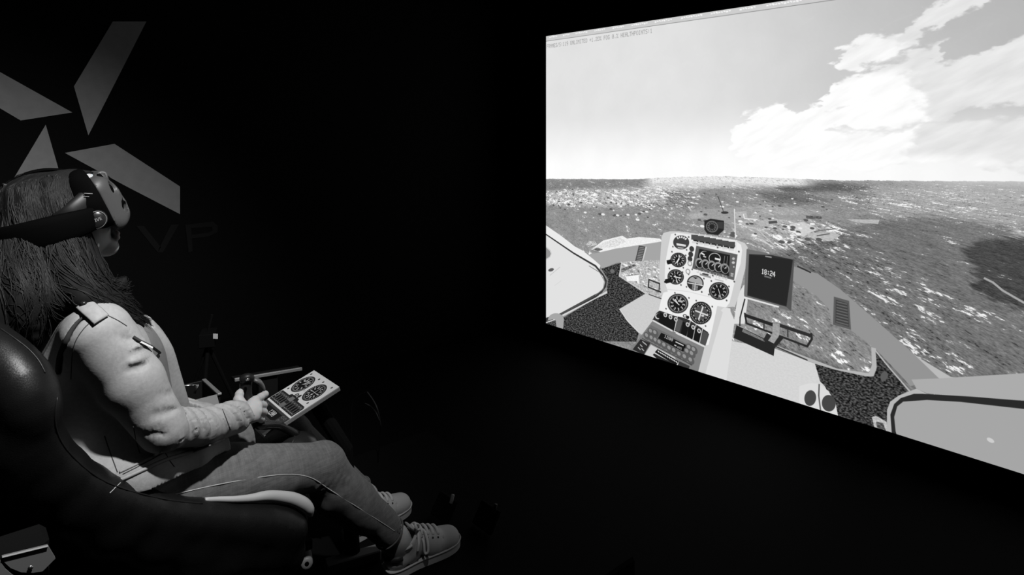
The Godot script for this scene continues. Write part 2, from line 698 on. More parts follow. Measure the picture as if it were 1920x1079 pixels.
# The flight picture: sky with clouds, land below, and the cockpit drawn over it.
func flight_picture() -> ImageTexture:
	var cv := Canvas.new(2048, 1152)
	cv.grain = noise_field(256, 0.16, 2, 5)
	var na := noise_field(512, 0.012, 5, 11)
	var nb := noise_field(512, 0.03, 4, 23)
	var nc := noise_field(512, 0.05, 3, 37)
	# sky: masks at a quarter of the size
	var cloud := Canvas.new(512, 288)
	cloud.poly([820.2, 384.5, 856.0, 361.6, 866.6, 326.1, 938.2, 308.4, 999.8, 300.6, 1012.4, 328.5, 1034.1, 316.7, 1091.3, 303.1, 1103.0, 274.0, 1151.6, 238.3, 1232.7, 217.6, 1308.6, 190.2, 1356.4, 164.9, 1400.1, 153.5, 1386.5, 180.8, 1358.8, 215.3, 1424.5, 204.6, 1467.6, 197.9, 1529.1, 173.7, 1587.1, 153.3, 1587.1, 309.4, 1488.5, 318.8, 1424.5, 330.1, 1386.5, 350.2, 1258.6, 373.9, 1184.7, 376.9, 1123.2, 362.4, 1088.4, 377.2, 1179.2, 385.5, 1283.8, 379.3, 1379.6, 358.0, 1587.1, 347.3, 1587.1, 475.0, 1308.6, 449.4, 1232.7, 480.0, 1002.9, 490.9, 834.6, 466.2], 250, 0, 0.25)
	cloud.poly([1117.5, 210.1, 1137.5, 176.5, 1151.6, 145.8, 1219.6, 126.9, 1296.3, 126.8, 1323.2, 100.1, 1356.4, 72.5, 1413.5, 51.9, 1488.5, 55.6, 1478.1, 83.9, 1413.5, 105.9, 1363.4, 128.7, 1339.9, 155.4, 1296.3, 178.3, 1245.7, 199.0, 1179.2, 219.8], 250, 0, 0.25)
	cloud.poly([1111.7, 316.9, 1165.5, 299.4, 1179.2, 311.2, 1123.2, 323.0], 90, 0, 0.25)
	cloud.poly([938.2, 426.4, 1034.1, 398.5, 1002.9, 414.2, 954.7, 433.8], 150, 0, 0.25)
	cloud.poly([1296.3, 449.8, 1587.1, 421.8, 1587.1, 439.5, 1332.8, 459.2], 185, 0, 0.25)
	cloud.poly([1232.7, 189.7, 1332.8, 176.1, 1308.6, 192.9, 1232.7, 206.5], 90, 0, 0.25)
	cloud.poly([1350.6, 288.9, 1396.7, 280.3, 1373.9, 297.7], 170, 0, 0.25)
	cloud.blur(5)
	var whiten := Canvas.new(512, 288)     # how white the cloud is
	whiten.poly([683.2, 264.4, 1034.1, 231.9, 1308.6, 219.9, 1356.4, 315.6, 1308.6, 449.4, 1232.7, 494.0, 683.2, 523.4], 255, 0, 0.25)
	whiten.poly([1271.3, 457.6, 1332.8, 437.9, 1478.1, 435.9, 1548.8, 452.9, 1478.1, 465.9, 1332.8, 472.6], 200, 0, 0.25)
	whiten.poly([1094.2, 220.4, 1151.6, 122.7, 1283.8, 122.7, 1308.6, 179.4, 1179.2, 239.8], 160, 0, 0.25)
	whiten.blur(14)
	# land: tone, speckle density and roughness
	var tone := Canvas.new(512, 288, 0.57)
	var speck := Canvas.new(512, 288, 0.2)
	tone.poly([-75.1, 564.0, 683.2, 523.4, 683.2, 557.9, -75.1, 633.8], 138, 0, 0.25)
	tone.poly([-75.1, 577.1, 271.7, 551.3, 558.0, 540.9, 491.2, 563.1, 271.7, 588.8, -75.1, 629.5], 132, 0, 0.25)
	tone.poly([-75.1, 629.5, 107.0, 610.2, 558.0, 569.7, 579.6, 625.5, 297.6, 661.5, -75.1, 681.8], 186, 0, 0.25)
	speck.poly([-75.1, 629.5, 558.0, 569.7, 722.6, 592.8, 683.2, 630.4, 297.6, 657.6, -75.1, 681.8], 150, 0, 0.25)
	tone.poly([-75.1, 699.3, 271.7, 667.8, 421.4, 646.7, 579.6, 657.7, 536.0, 703.7, 421.4, 744.6, 271.7, 821.8, -75.1, 782.2], 146, 0, 0.25)
	speck.poly([-75.1, 699.3, 271.7, 667.8, 421.4, 650.4, 579.6, 657.7, 536.0, 694.6, 297.6, 818.2, -75.1, 782.2], 26, 0, 0.25)
	tone.poly([468.3, 572.0, 663.0, 538.4, 904.6, 498.8, 1018.6, 523.7, 1002.9, 540.0, 834.6, 551.3, 683.2, 568.3, 536.0, 582.1], 205, 0, 0.25)
	speck.poly([468.3, 572.0, 663.0, 538.4, 904.6, 498.8, 1018.6, 523.7, 1002.9, 540.0, 683.2, 568.3], 90, 0, 0.25)
	tone.poly([954.7, 543.2, 1034.1, 524.3, 1137.5, 519.4, 1232.7, 524.7, 1179.2, 539.7, 1002.9, 552.3], 92, 0, 0.25)
	tone.poly([904.6, 562.5, 1034.1, 553.1, 1123.2, 572.9, 1034.1, 586.4, 938.2, 588.4], 112, 0, 0.25)
	tone.poly([1232.7, 524.7, 1379.6, 520.1, 1623.9, 517.1, 1623.9, 600.7, 1488.5, 592.0, 1424.5, 579.7, 1232.7, 591.7], 165, 0, 0.25)
	speck.poly([1123.2, 551.0, 1232.7, 533.1, 1623.9, 519.4, 1623.9, 589.1, 1488.5, 592.0, 1424.5, 579.7, 1232.7, 597.3], 96, 0, 0.25)
	tone.poly([798.3, 624.9, 938.2, 597.8, 1034.1, 598.5, 1123.2, 602.1, 1034.1, 625.8, 1123.2, 646.0, 1079.5, 674.8, 938.2, 714.2, 834.6, 695.2], 172, 0, 0.25)
	speck.poly([904.6, 623.1, 1151.6, 628.3, 1179.2, 696.7, 1034.1, 747.0, 938.2, 714.2], 120, 0, 0.25)
	tone.poly([1137.5, 658.9, 1179.2, 631.1, 1283.8, 603.2, 1391.0, 589.5, 1488.5, 599.5, 1623.9, 577.5, 1623.9, 1250.5, 1034.1, 1519.8, 938.2, 745.7, 1034.1, 704.6], 116, 0, 0.25)
	speck.poly([1165.5, 641.2, 1283.8, 603.2, 1391.0, 589.5, 1488.5, 599.5, 1424.5, 675.8, 1232.7, 689.4], 30, 0, 0.25)
	speck.poly([1002.9, 736.4, 1179.2, 725.3, 1424.5, 778.2, 1548.8, 923.1, 1308.6, 989.5, 1123.2, 894.5], 74, 0, 0.25)
	speck.poly([1064.5, 727.5, 1245.7, 708.4, 1296.3, 748.5, 1094.2, 782.4], 110, 0, 0.25)
	speck.poly([1232.7, 842.9, 1332.8, 835.9, 1379.6, 956.8, 1308.6, 935.4], 105, 0, 0.25)
	tone.poly([1431.1, 662.0, 1467.6, 634.4, 1529.1, 624.2, 1623.9, 600.7, 1623.9, 786.3, 1509.0, 774.3, 1452.7, 753.8, 1457.0, 708.9], 72, 0, 0.25)
	speck.poly([1431.1, 662.0, 1467.6, 634.4, 1623.9, 600.7, 1623.9, 751.5, 1509.0, 768.1, 1452.7, 734.9], 10, 0, 0.25)
	tone.poly([1529.1, 599.8, 1623.9, 600.7, 1623.9, 612.3, 1519.1, 613.2], 200, 0, 0.25)
	# seen through the nose window
	tone.poly([373.0, 865.2, 579.6, 793.7, 579.6, 976.1, 468.3, 946.8], 196, 0, 0.25)
	speck.poly([373.0, 865.2, 579.6, 793.7, 579.6, 976.1, 468.3, 946.8], 130, 0, 0.25)
	tone.poly([852.5, 855.5, 1018.6, 779.9, 1123.2, 836.0, 1232.7, 926.6, 1232.7, 1024.4, 1034.1, 1004.6, 852.5, 952.9], 138, 0, 0.25)
	speck.poly([852.5, 855.5, 1018.6, 779.9, 1123.2, 836.0, 1232.7, 926.6, 1232.7, 1024.4, 1034.1, 1004.6, 852.5, 952.9], 80, 0, 0.25)
	tone.blur(4)
	speck.blur(5)
	for y in 1152:
		for x in 2048:
			var u := x / 2048.0
			var hz := 571.0 - 0.0529 * x
			var peak := 0.0
			if u > 0.22 and u < 0.57:      # the pale mountain on the skyline
				var b := (u - 0.22) / 0.35
				peak = pow(sin(pow(b, 0.8) * PI), 1.4)
				hz -= 15.0 * peak * (0.9 + 0.12 * nb[(x & 511) + 512 * 7]) - 3.0 * peak
			hz += 1.5 * na[((x * 2) & 511) + 512 * 40]
			var dy := y - hz
			var v: float
			if dy < 0.0:
				var w := clampf(-dy / hz, 0.0, 1.0)
				v = lerpf(0.885, 0.69, smoothstep(0.24, 0.86, u) * (0.6 + 0.4 * w)) + 0.015 * (1.0 - w)
				v = lerpf(v, 0.997, (1.0 - smoothstep(0.05, 0.46, w)) * (1.0 - 0.3 * smoothstep(0.5, 0.9, u)))
				v += 0.01 * na[((x >> 1) & 511) + 512 * ((y >> 1) & 511)]
				if u > 0.3:
					var al := int(x * 0.8 - y * 0.55 + 4096.0)
					var ac := int(x * 1.0 + y * 1.9)
					var wisp := na[((al >> 1) & 511) + 512 * (ac & 511)]
					var wx := 30.0 * na[(x & 511) + 512 * ((y * 2) & 511)] + 8.0 * nb[((x + y) & 511) + 512 * ((y * 2) & 511)]
					var wy := 12.0 * na[((x + 200) & 511) + 512 * ((y * 2 + 90) & 511)]
					var c := smoothstep(0.12, 0.86, cloud.sample((x + wx) * 0.25, (y + wy) * 0.25) + 0.26 * wisp)
					var wh := lerpf(0.90, 1.0, whiten.sample((x + wx) * 0.25, y * 0.25)) + 0.035 * wisp
					v = lerpf(v, wh, c)
			else:
				var near := 1.0 - exp(-dy / 170.0)
				var turn := 0.42 if u > 0.4 else 0.06
				var zy := 210.0 * log(dy * 0.022 + 1.0)
				var zx := x * (150.0 / (dy + 110.0) + 0.35) * 0.8
				var al := zx * cos(turn) + zy * sin(turn) + 2048.0
				var ac := -zx * sin(turn) + zy * cos(turn) * 1.25 + 4096.0
				var tx := x + 20.0 * nb[(int(al) & 511) + 512 * (int(ac) & 511)]
				var ty := y + minf(dy * 0.12, 12.0) * nc[(int(al * 1.3) & 511) + 512 * (int(ac * 1.3) & 511)]
				v = tone.sample(tx * 0.25, ty * 0.25)
				var s := speck.sample(tx * 0.25, ty * 0.25)
				var n0 := na[(int(al * 0.7) & 511) + 512 * (int(ac * 0.8) & 511)]
				var n1 := nb[(int(al * 1.1) & 511) + 512 * (int(ac * 1.25) & 511)]
				var n2 := nc[(int(al * 2.0 + 77.0) & 511) + 512 * (int(ac * 2.2) & 511)]
				var n3 := cv.grain[(int(al * 1.5) & 255) + 256 * (int(ac * 1.7) & 255)]
				v += 0.03 * n0 + (0.035 + 0.10 * s) * n1 + (0.05 + 0.08 * s) * n2 + (0.07 + 0.06 * s) * n3
				var e := 0.45 * n0 + 0.75 * n1 + 0.5 * n2 + 0.3 * n3
				v += 0.38 * smoothstep(0.84 - 1.2 * s, 1.02 - 1.05 * s, e)
				v -= 0.26 * smoothstep(0.70 - 0.7 * s, 1.0 - 0.7 * s, -0.3 * n1 - 0.6 * n2 - 0.6 * n3) * (0.35 + s)
				if peak > 0.1 and dy < 30.0:      # bare rock with shaded gullies
					var rock := 0.93 - 0.22 * smoothstep(0.0, 0.7, nc[((x * 2 - y * 3) & 511) + 512 * ((y * 3) & 511)]) - 0.10 * n3
					v = lerpf(v, rock, smoothstep(0.1, 0.4, peak) * (1.0 - smoothstep(12.0, 30.0, dy)))
				v = lerpf(v, 0.86, 0.2 * exp(-dy / 10.0) + 0.55 * smoothstep(0.58, 0.72, u) * exp(-dy / 42.0))
				v = clampf(v, 0.2, 0.98)
			cv.px[y * 2048 + x] = v
	cockpit(cv)
	return cv.texture()


func cockpit(cv: Canvas) -> void:
	# fields and rows of trees in the valley
	cv.poly([677.3, 633.3, 786.0, 619.8, 831.7, 612.3, 897.4, 613.1, 879.5, 640.9, 824.1, 672.1, 801.4, 662.6, 722.6, 660.3, 647.7, 668.0], 160, 0.05)
	cv.poly([832.4, 625.9, 869.3, 620.4, 873.0, 640.9, 833.9, 646.2], 184, 0.06)
	cv.poly([664.7, 651.8, 714.5, 637.0, 722.6, 653.2, 677.3, 663.5], 176, 0.08)
	cv.poly([1002.8, 644.8, 1043.2, 634.5, 1082.4, 649.7, 1043.2, 677.7, 1015.0, 661.3], 208, 0.06)
	cv.poly([1051.2, 667.0, 1124.1, 652.6, 1146.3, 661.3, 1116.7, 680.2, 1070.8, 678.2], 188, 0.06)
	cv.poly([1160.9, 614.6, 1244.6, 607.8, 1241.3, 619.0, 1189.5, 621.3], 186, 0.05)
	cv.poly([913.4, 644.0, 956.7, 631.4, 990.4, 636.9, 943.9, 657.2, 904.6, 659.9], 182, 0.08)
	cv.poly([904.6, 632.5, 973.6, 620.8, 1047.2, 613.7, 1055.1, 629.3, 973.6, 633.7], 158, 0.05)
	cv.poly([939.6, 643.8, 965.2, 638.7, 967.7, 646.5, 941.3, 651.0], 84)
	cv.poly([1051.2, 615.6, 1093.9, 613.7, 1096.2, 621.2, 1052.7, 624.1], 98, 0.2)
	cv.line([904.6, 698.9, 922.2, 700.8, 952.4, 718.2], 3.0, 205)
	cv.line([1074.7, 658.3, 1097.8, 651.8, 1131.6, 644.1], 2.5, 100)
	cv.line([1082.4, 669.1, 1116.7, 659.2], 3.0, 96)
	cv.line([1473.9, 721.2, 1490.6, 728.3, 1509.0, 743.5, 1548.8, 764.0], 5.0, 168)
	var g := RandomNumberGenerator.new()
	g.seed = 19
	for k in 150:
		var w := pow(g.randf(), 0.7)
		var p := [lerpf(700.0, 1130.0, g.randf()), lerpf(545.0, 700.0, w)] if k < 80 else [lerpf(40.0, 520.0, g.randf()), lerpf(590.0, 690.0, w)]
		var r := lerpf(1.6, 4.0, w) * g.randf_range(0.6, 1.5)
		cv.oval([p[0], p[1], r * 1.7, 0, 0, r * 0.8], 1.0, 92 if k % 3 else 238)
	# roads, aerial and bright ground
	cv.line([829.3, 617.2, 832.9, 706.8], 3.0, 235)
	cv.line([820.2, 660.7, 904.6, 670.9, 961.2, 714.3], 2.0, 205)
	cv.line([859.5, 630.6, 863.0, 643.2, 904.6, 642.2], 3.0, 240)
	cv.line([913.0, 701.7, 954.7, 716.7], 2.5, 215)
	cv.poly([242.6, 821.5, 300.7, 780.9, 389.6, 752.7, 411.1, 760.6, 463.5, 747.9, 553.5, 742.9, 563.2, 751.7, 356.9, 803.7, 289.3, 826.0], 240, 0.05)
	cv.poly([248.5, 818.4, 312.1, 783.8, 378.8, 758.3, 405.7, 771.8, 356.9, 797.3], 225, 0.1)
	cv.poly([212.7, 807.7, 233.7, 790.3, 260.3, 790.4, 271.9, 798.6, 242.6, 811.3], 190, 0.35)
	cv.poly([248.5, 820.7, 271.9, 810.9, 300.7, 813.5, 277.7, 824.1], 110, 0.2)
	cv.line([772.3, 582.2, 792.8, 630.4], 2.2, 60)
	cv.oval([796.5, 631.7, 12.9, -1.2, 0.0, 4.1], 1.0, 60)
	# window rail on the left with its vent, and the carpet
	cv.poly([224.8, 844.8, 334.6, 811.1, 556.0, 752.6, 556.0, 824.8, 514.2, 821.0, 378.8, 847.5, 334.6, 867.0, 295.0, 886.2, 277.7, 875.8], 166)
	cv.poly([463.5, 777.7, 498.1, 778.0, 479.9, 836.4, 446.9, 834.7], 205)
	cv.poly([463.5, 777.7, 492.1, 778.0, 474.8, 836.3, 446.9, 834.7], 74)
	for i in 9:
		var k := i * 14.5
		cv.line([lerpf([466.6, 783.9][0], [453.1, 831.3][0], i / 8.0), lerpf([466.6, 783.9][1], [453.1, 831.3][1], i / 8.0), lerpf([487.0, 783.6][0], [473.8, 830.7][0], i / 8.0), lerpf([487.0, 783.6][1], [473.8, 830.7][1], i / 8.0)], 2.4, 150)
	cv.poly([378.8, 847.5, 556.0, 814.8, 568.0, 910.8, 558.4, 946.7, 489.0, 940.7, 374.4, 899.2], 186, 0.16)
	for k in 70:
		var q := Vector2(g.randf_range([392.3, 883.5][0], [556.0, 856.9][0]), 0.0)
		q.y = g.randf_range([463.5, 840.9][1], lerpf([392.3, 896.2][1], [558.4, 932.6][1], (q.x - [392.3, 883.5][0]) / ([556.0, 856.9][0] - [392.3, 883.5][0])))
		cv.oval([q.x, q.y, g.randf_range(3.0, 9.0), 1.0, 0.5, g.randf_range(1.5, 4.5)], 1.0, [238, 246, 150, 228, 118, 250][k % 6])
	cv.poly([405.7, 896.1, 463.5, 880.2, 463.5, 902.9, 411.1, 910.7], 245, 0.05)
	cv.poly([384.2, 872.1, 405.7, 862.4, 442.7, 846.2, 453.1, 848.7, 411.1, 872.0, 386.9, 884.4], 110, 0.3)
	cv.line([405.7, 894.0, 463.5, 878.1], 2.0, 120)
	cv.poly([292.1, 885.8, 386.9, 848.4, 376.0, 898.9, 491.6, 940.3, 378.8, 1016.5, 411.1, 1050.7, 463.5, 1080.7, 453.1, 1116.2, 242.6, 1164.3, 94.2, 1151.8, 97.5, 1107.1, 266.1, 998.6, 317.8, 964.9, 323.4, 920.6], 60, 0.26)
	cv.line([386.9, 847.1, 375.5, 899.0, 491.6, 939.5], 4.0, 205)
	cv.oval([343.6, 887.1, 10.0, 0.1, -2.2, 6.8], 1.0, 110)
	cv.poly([491.6, 941.1, 558.4, 946.7, 568.0, 910.8, 582.4, 971.8, 514.2, 1099.1, 463.5, 1081.9, 411.1, 1050.7, 376.6, 1017.0], 205, 0.02)
	cv.line([376.6, 1017.0, 411.1, 1050.7, 463.5, 1081.9], 3.0, 230)
	# left foot rest frame
	cv.line([506.7, 889.4, 504.2, 916.3, 568.0, 924.8], 5.0, 50)
	cv.line([506.7, 889.4, 563.2, 897.7], 5.0, 50)
	cv.line([551.1, 893.8, 548.7, 918.4], 4.0, 50)
	cv.line([506.7, 940.3, 560.8, 946.2], 3.0, 60)
	# left door
	cv.poly([-40.0, 742.2, 1.4, 759.3, 87.8, 791.6, 157.6, 821.7, 200.7, 833.0, 260.3, 860.9, 286.4, 874.5, 283.5, 888.1, 182.4, 872.5, 55.0, 821.3, -40.0, 785.5], 236)
	cv.poly([-40.0, 780.7, 1.4, 792.6, 151.4, 845.3, 266.1, 877.6, 303.6, 906.6, 317.8, 925.9, 314.9, 948.1, 295.0, 973.4, 266.1, 996.4, 74.7, 1106.4, -40.0, 1160.5], 56)
	cv.poly([-40.0, 786.5, 1.4, 798.3, 151.4, 852.1, 260.3, 883.8, 297.9, 911.9, 309.3, 931.7, 303.6, 952.3, 283.5, 973.4, 254.4, 989.8, 74.7, 1097.1, -40.0, 1146.1], 226)
	cv.poly([74.7, 1098.0, 254.4, 992.0, 254.4, 996.4, 81.3, 1102.2], 80)
	cv.poly([87.8, 1099.0, 266.1, 996.4, 317.8, 962.7, 320.6, 970.8, 266.1, 1000.8, 97.5, 1101.6], 215)
	cv.line([230.7, 885.3, 283.5, 901.2, 306.4, 930.0, 300.7, 959.3, 260.3, 990.9], 2.5, 120)
	cv.poly([-40.0, 843.2, 1.4, 843.5, 25.1, 853.5, 32.4, 866.6, 25.1, 881.8, 1.4, 897.2, -40.0, 905.7], 205)
	cv.poly([-40.0, 850.4, 1.4, 848.2, 20.3, 857.9, 27.1, 868.3, 20.3, 880.6, 1.4, 891.9, -40.0, 900.9], 150)
	cv.oval([28.4, 932.3, 15.4, -6.2, 4.0, 5.0], 1.0, 92)
	cv.line([21.7, 955.6, 78.0, 913.7], 2.0, 190)
	cv.line([48.4, 991.0, 84.5, 966.0], 2.0, 212)
	cv.oval([55.0, 1125.5, 44.4, -9.6, 0.0, 26.2], 1.0, 166)
	cv.poly([48.4, 1127.0, 99.4, 1115.9, 94.2, 1158.7, 48.4, 1155.1], 166)
	cv.poly([-40.0, 1158.1, 38.4, 1126.8, 55.0, 1127.9, 58.3, 1152.9, -40.0, 1167.7], 70, 0.3)
	cv.line([-40.0, 1167.7, 48.4, 1126.0], 4.0, 215)
	# right: window rail, chin window, floor, carpet, vent
	cv.poly([1017.0, 764.9, 1084.6, 774.2, 1148.7, 808.8, 1244.6, 877.7, 1322.4, 935.2, 1381.0, 982.0, 1317.0, 1020.3, 1298.0, 1001.7, 1233.0, 945.5, 1173.4, 912.5, 1124.7, 907.3, 1113.8, 864.1, 1078.0, 834.9, 1013.5, 806.3], 148)
	cv.poly([1322.4, 935.2, 1341.1, 945.3, 1405.2, 971.7, 1420.0, 971.0, 1381.0, 983.1], 186)
	cv.line([1027.4, 763.3, 1064.7, 774.2], 4.0, 50)
	cv.poly([1128.5, 829.9, 1168.5, 833.9, 1173.4, 910.6, 1126.0, 907.1], 92)
	cv.poly([1133.6, 837.4, 1164.2, 841.1, 1168.5, 904.0, 1132.3, 900.5], 66)
	for i in 8:
		var f := i / 7.0
		cv.line([lerpf([1136.1, 842.7][0], [1134.9, 897.3][0], f), lerpf([1136.1, 842.7][1], [1134.9, 897.3][1], f), lerpf([1162.3, 844.0][0], [1166.0, 899.5][0], f), lerpf([1162.3, 844.0][1], [1166.0, 899.5][1], f)], 3.0, 105)
	cv.poly([1224.3, 944.5, 1235.9, 944.7, 1237.6, 993.9, 1230.1, 1019.5, 1209.5, 1026.5, 1136.1, 1030.9, 1076.7, 1027.3, 967.4, 1011.4, 838.6, 985.2, 838.6, 970.7, 967.4, 1004.4, 1136.1, 1024.5, 1218.4, 1014.7, 1226.0, 990.8], 182)
	cv.poly([705.0, 962.2, 773.4, 970.2, 822.6, 1025.4, 967.4, 1014.8, 1078.0, 1027.6, 1091.2, 1072.9, 1104.2, 1082.3, 1148.7, 1146.5, 1084.6, 1167.2, 614.7, 1271.9, 651.5, 1105.3], 212, 0.02)
	cv.poly([1076.7, 1028.0, 1136.1, 1029.0, 1209.5, 1025.3, 1230.7, 1020.6, 1238.8, 993.6, 1234.7, 952.5, 1267.4, 985.9, 1311.6, 1033.9, 1289.7, 1052.5, 1270.2, 1082.8, 1264.5, 1152.0, 1289.7, 1161.5, 1136.1, 1176.4, 1138.6, 1148.5, 1104.2, 1082.3, 1091.2, 1072.9], 58, 0.26)
	cv.oval([1256.0, 1012.3, 7.9, 1.5, -4.6, 13.0], 1.0, 92)
	cv.line([1234.7, 951.2, 1267.4, 985.9, 1317.0, 1034.7], 4.0, 182)
	cv.poly([1032.2, 1103.2, 1058.0, 1087.7, 1086.6, 1079.5, 1113.8, 1092.5, 1133.0, 1119.2, 1139.9, 1155.8, 1091.2, 1165.1, 1030.8, 1157.6], 220)
	cv.oval([1063.4, 1127.5, 14.6, 4.8, -8.1, 22.5], 1.0, 70)
	cv.oval([1114.5, 1126.2, 16.6, 6.5, -9.0, 22.4], 1.0, 70)
	cv.line([1088.5, 1081.5, 1087.2, 1113.6, 1092.5, 1154.8], 4.0, 95)
	cv.poly([1226.0, 1127.8, 1235.9, 1121.4, 1261.7, 1128.4, 1266.2, 1163.6, 1233.0, 1156.5], 190, 0.1)
	cv.poly([1235.9, 1136.9, 1253.2, 1134.3, 1260.6, 1153.3, 1238.8, 1151.5], 90, 0.2)
	# right door
	cv.poly([1319.7, 1002.8, 1381.0, 982.5, 1548.8, 923.4, 1755.4, 847.1, 1755.4, 950.5, 1548.8, 985.1, 1449.1, 1010.1, 1354.2, 1027.2, 1331.0, 1022.2], 172)
	cv.poly([1261.7, 1171.3, 1262.8, 1097.4, 1270.2, 1073.7, 1289.7, 1052.5, 1317.0, 1032.3, 1331.0, 1022.2, 1354.2, 1028.3, 1333.1, 1045.4, 1300.7, 1061.2, 1284.2, 1090.6, 1279.7, 1128.5, 1285.3, 1163.1], 182)
	cv.poly([1325.1, 1037.1, 1343.7, 1031.5, 1449.1, 1006.7, 1548.8, 986.1, 1755.4, 940.9, 1755.4, 1306.5, 1289.7, 1167.6, 1274.1, 1154.8, 1270.7, 1107.1, 1279.7, 1076.8, 1295.2, 1056.9], 42)
	cv.poly([1300.7, 1064.3, 1354.2, 1043.6, 1424.9, 1026.5, 1548.8, 1004.4, 1755.4, 969.7, 1755.4, 1306.5, 1289.7, 1167.6, 1283.0, 1145.6, 1279.7, 1110.3, 1286.9, 1080.6], 166)
	cv.oval([1485.7, 1097.4, 6.9, 2.5, -2.3, 4.7], 1.0, 205)
	# panel on its pedestal
	cv.poly([842.3, 875.7, 862.0, 843.2, 873.6, 889.0, 863.3, 963.0, 826.3, 971.1], 222)
	cv.poly([768.9, 930.1, 815.5, 925.6, 816.6, 935.1, 830.3, 961.4, 789.7, 1236.4, 690.0, 1267.7, 716.3, 1143.1, 745.0, 1050.1], 222)
	cv.poly([768.9, 930.1, 789.7, 943.2, 756.3, 1052.4, 719.2, 1182.7, 698.8, 1188.6, 722.1, 1065.8], 206)
	cv.poly([558.8, 736.3, 566.8, 722.0, 593.9, 713.0, 631.2, 709.2, 732.1, 708.8, 831.6, 711.4, 863.3, 717.0, 873.6, 728.8, 871.1, 750.7, 865.9, 794.6, 854.1, 839.8, 847.5, 869.9, 831.6, 916.5, 791.0, 929.6, 766.1, 957.1, 568.4, 998.7, 555.6, 913.2, 549.1, 866.1, 553.9, 806.4], 206)
	cv.poly([597.0, 721.6, 618.9, 714.5, 685.5, 714.4, 831.6, 713.8, 851.5, 724.6, 855.4, 740.9, 850.2, 782.6, 831.6, 836.4, 818.2, 890.0, 804.7, 909.7, 766.1, 909.8, 726.4, 912.5, 587.6, 925.9, 571.7, 883.7, 573.3, 824.9, 587.6, 759.2], 236)
	cv.poly([595.5, 912.2, 654.2, 898.9, 816.9, 893.6, 812.8, 909.0, 800.6, 926.2, 770.3, 927.3, 750.6, 1013.7, 739.3, 1056.5, 719.2, 1066.5, 521.3, 1028.6, 547.5, 988.0, 557.3, 948.6, 566.9, 922.8], 238)
	cv.line([571.7, 910.3, 661.7, 901.7, 766.1, 904.9], 2.0, 214)
	# compass on the glare shield
	cv.poly([724.1, 665.1, 746.4, 655.7, 793.8, 657.0, 793.2, 686.6, 773.1, 704.6, 735.0, 704.7, 724.1, 693.3], 40)
	cv.oval([751.5, 680.2, 21.0, 3.9, -6.2, 18.2], 1.0, 105)
	cv.oval([751.5, 680.2, 21.0, 3.9, -6.2, 18.2], 0.8, 40)
	for i in 12:
		cv.hand([751.5, 680.2, 21.0, 3.9, -6.2, 18.2], i * TAU / 12, 0.45, 0.7, 3.0, 110)
	cv.poly([768.9, 663.4, 791.0, 661.0, 790.5, 683.3, 774.5, 682.6], 62)
	# dials of the panel
	cv.oval([636.8, 744.9, 30.9, -0.9, -3.7, 23.4], 1.0, 50)
	cv.oval([636.8, 744.9, 30.9, -0.9, -3.7, 23.4], 0.94, 66)
	for i in 5:
		cv.hand([636.8, 744.9, 30.9, -0.9, -3.7, 23.4], -PI / 2 + (i - 2) * 0.36, 0.66, 0.86, 5.0, 235)
	cv.poly([618.3, 749.4, 655.6, 750.3, 654.4, 756.6, 619.5, 757.1], 222)
	cv.poly([622.0, 761.0, 649.6, 761.4, 640.4, 765.8, 625.1, 765.8], 170)
	cv.dial([625.7, 804.4, 31.1, -1.0, -4.3, 24.7], 30, 12, [[-1.4, -0.3, 0.62, 0.1], [-1.2, -0.4, 0.2, 0.16]])
	cv.dial([615.2, 862.0, 32.0, -0.7, -5.0, 26.0], 36, 10, [[1.1, -0.3, 0.85, 0.08], [0.1, -0.2, 0.55, 0.12]])
	cv.oval([589.2, 817.2, 8.8, -4.0, 3.2, 4.8], 1.0, 30)
	cv.oval([578.0, 884.2, 8.3, -3.5, 2.5, 4.3], 1.0, 30)
	cv.line([584.4, 818.4, 597.0, 813.9], 14.0, 30)
	cv.line([578.0, 883.1, 597.0, 875.6], 14.0, 30)
	cv.oval([690.3, 869.4, 30.9, -0.3, -4.7, 25.4], 1.0, 40)
	cv.oval([690.3, 869.4, 30.9, -0.3, -4.7, 25.4], 0.93, 50)
	cv.oval([690.3, 869.4, 30.9, -0.3, -4.7, 25.4], 0.86, 168, PI * 1.03, PI * 2.03)
	cv.line([661.7, 873.3, 717.7, 872.4], 3.0, 235)
	for i in 4:
		cv.line([lerpf([679.6, 877.9][0], [678.4, 890.9][0], i / 3.0), lerpf([679.6, 877.9][1], [678.4, 890.9][1], i / 3.0), lerpf([700.3, 878.0][0], [698.5, 890.3][0], i / 3.0), lerpf([700.3, 878.0][1], [698.5, 890.3][1], i / 3.0)], 2.5, 165)
	cv.line([690.9, 868.2, 687.9, 893.0], 3.0, 200)
	cv.poly([681.1, 851.5, 700.3, 850.8, 691.4, 855.9], 20)
	cv.dial([776.1, 879.4, 35.1, -1.1, -5.6, 28.8], 40, 9, [[1.15, -0.25, 0.86, 0.06]])
	# annunciator row
	cv.poly([679.0, 715.9, 697.3, 715.5, 833.0, 729.4, 827.6, 739.4, 815.5, 741.5, 691.4, 735.4, 682.6, 732.7], 48)
	for i in 7:
		var f := i / 6.0
		var a := Vector2([688.5, 726.8][0], [688.5, 726.8][1]).lerp(Vector2([819.6, 732.4][0], [819.6, 732.4][1]), f)
		cv.poly([a.x - 13, a.y - 12, a.x + 12, a.y - 14, a.x + 12, a.y + 2, a.x - 13, a.y + 4], 78)
		cv.poly([a.x - 10, a.y + 8, a.x + 8, a.y + 7, a.x + 8, a.y + 14, a.x - 10, a.y + 15], 215)
		cv.line([a.x + 17, a.y - 20, a.x + 15, a.y + 18], 2.5, 225)
	# the display
	cv.poly([694.4, 748.2, 840.1, 755.6, 828.4, 837.0, 679.0, 824.1], 96)
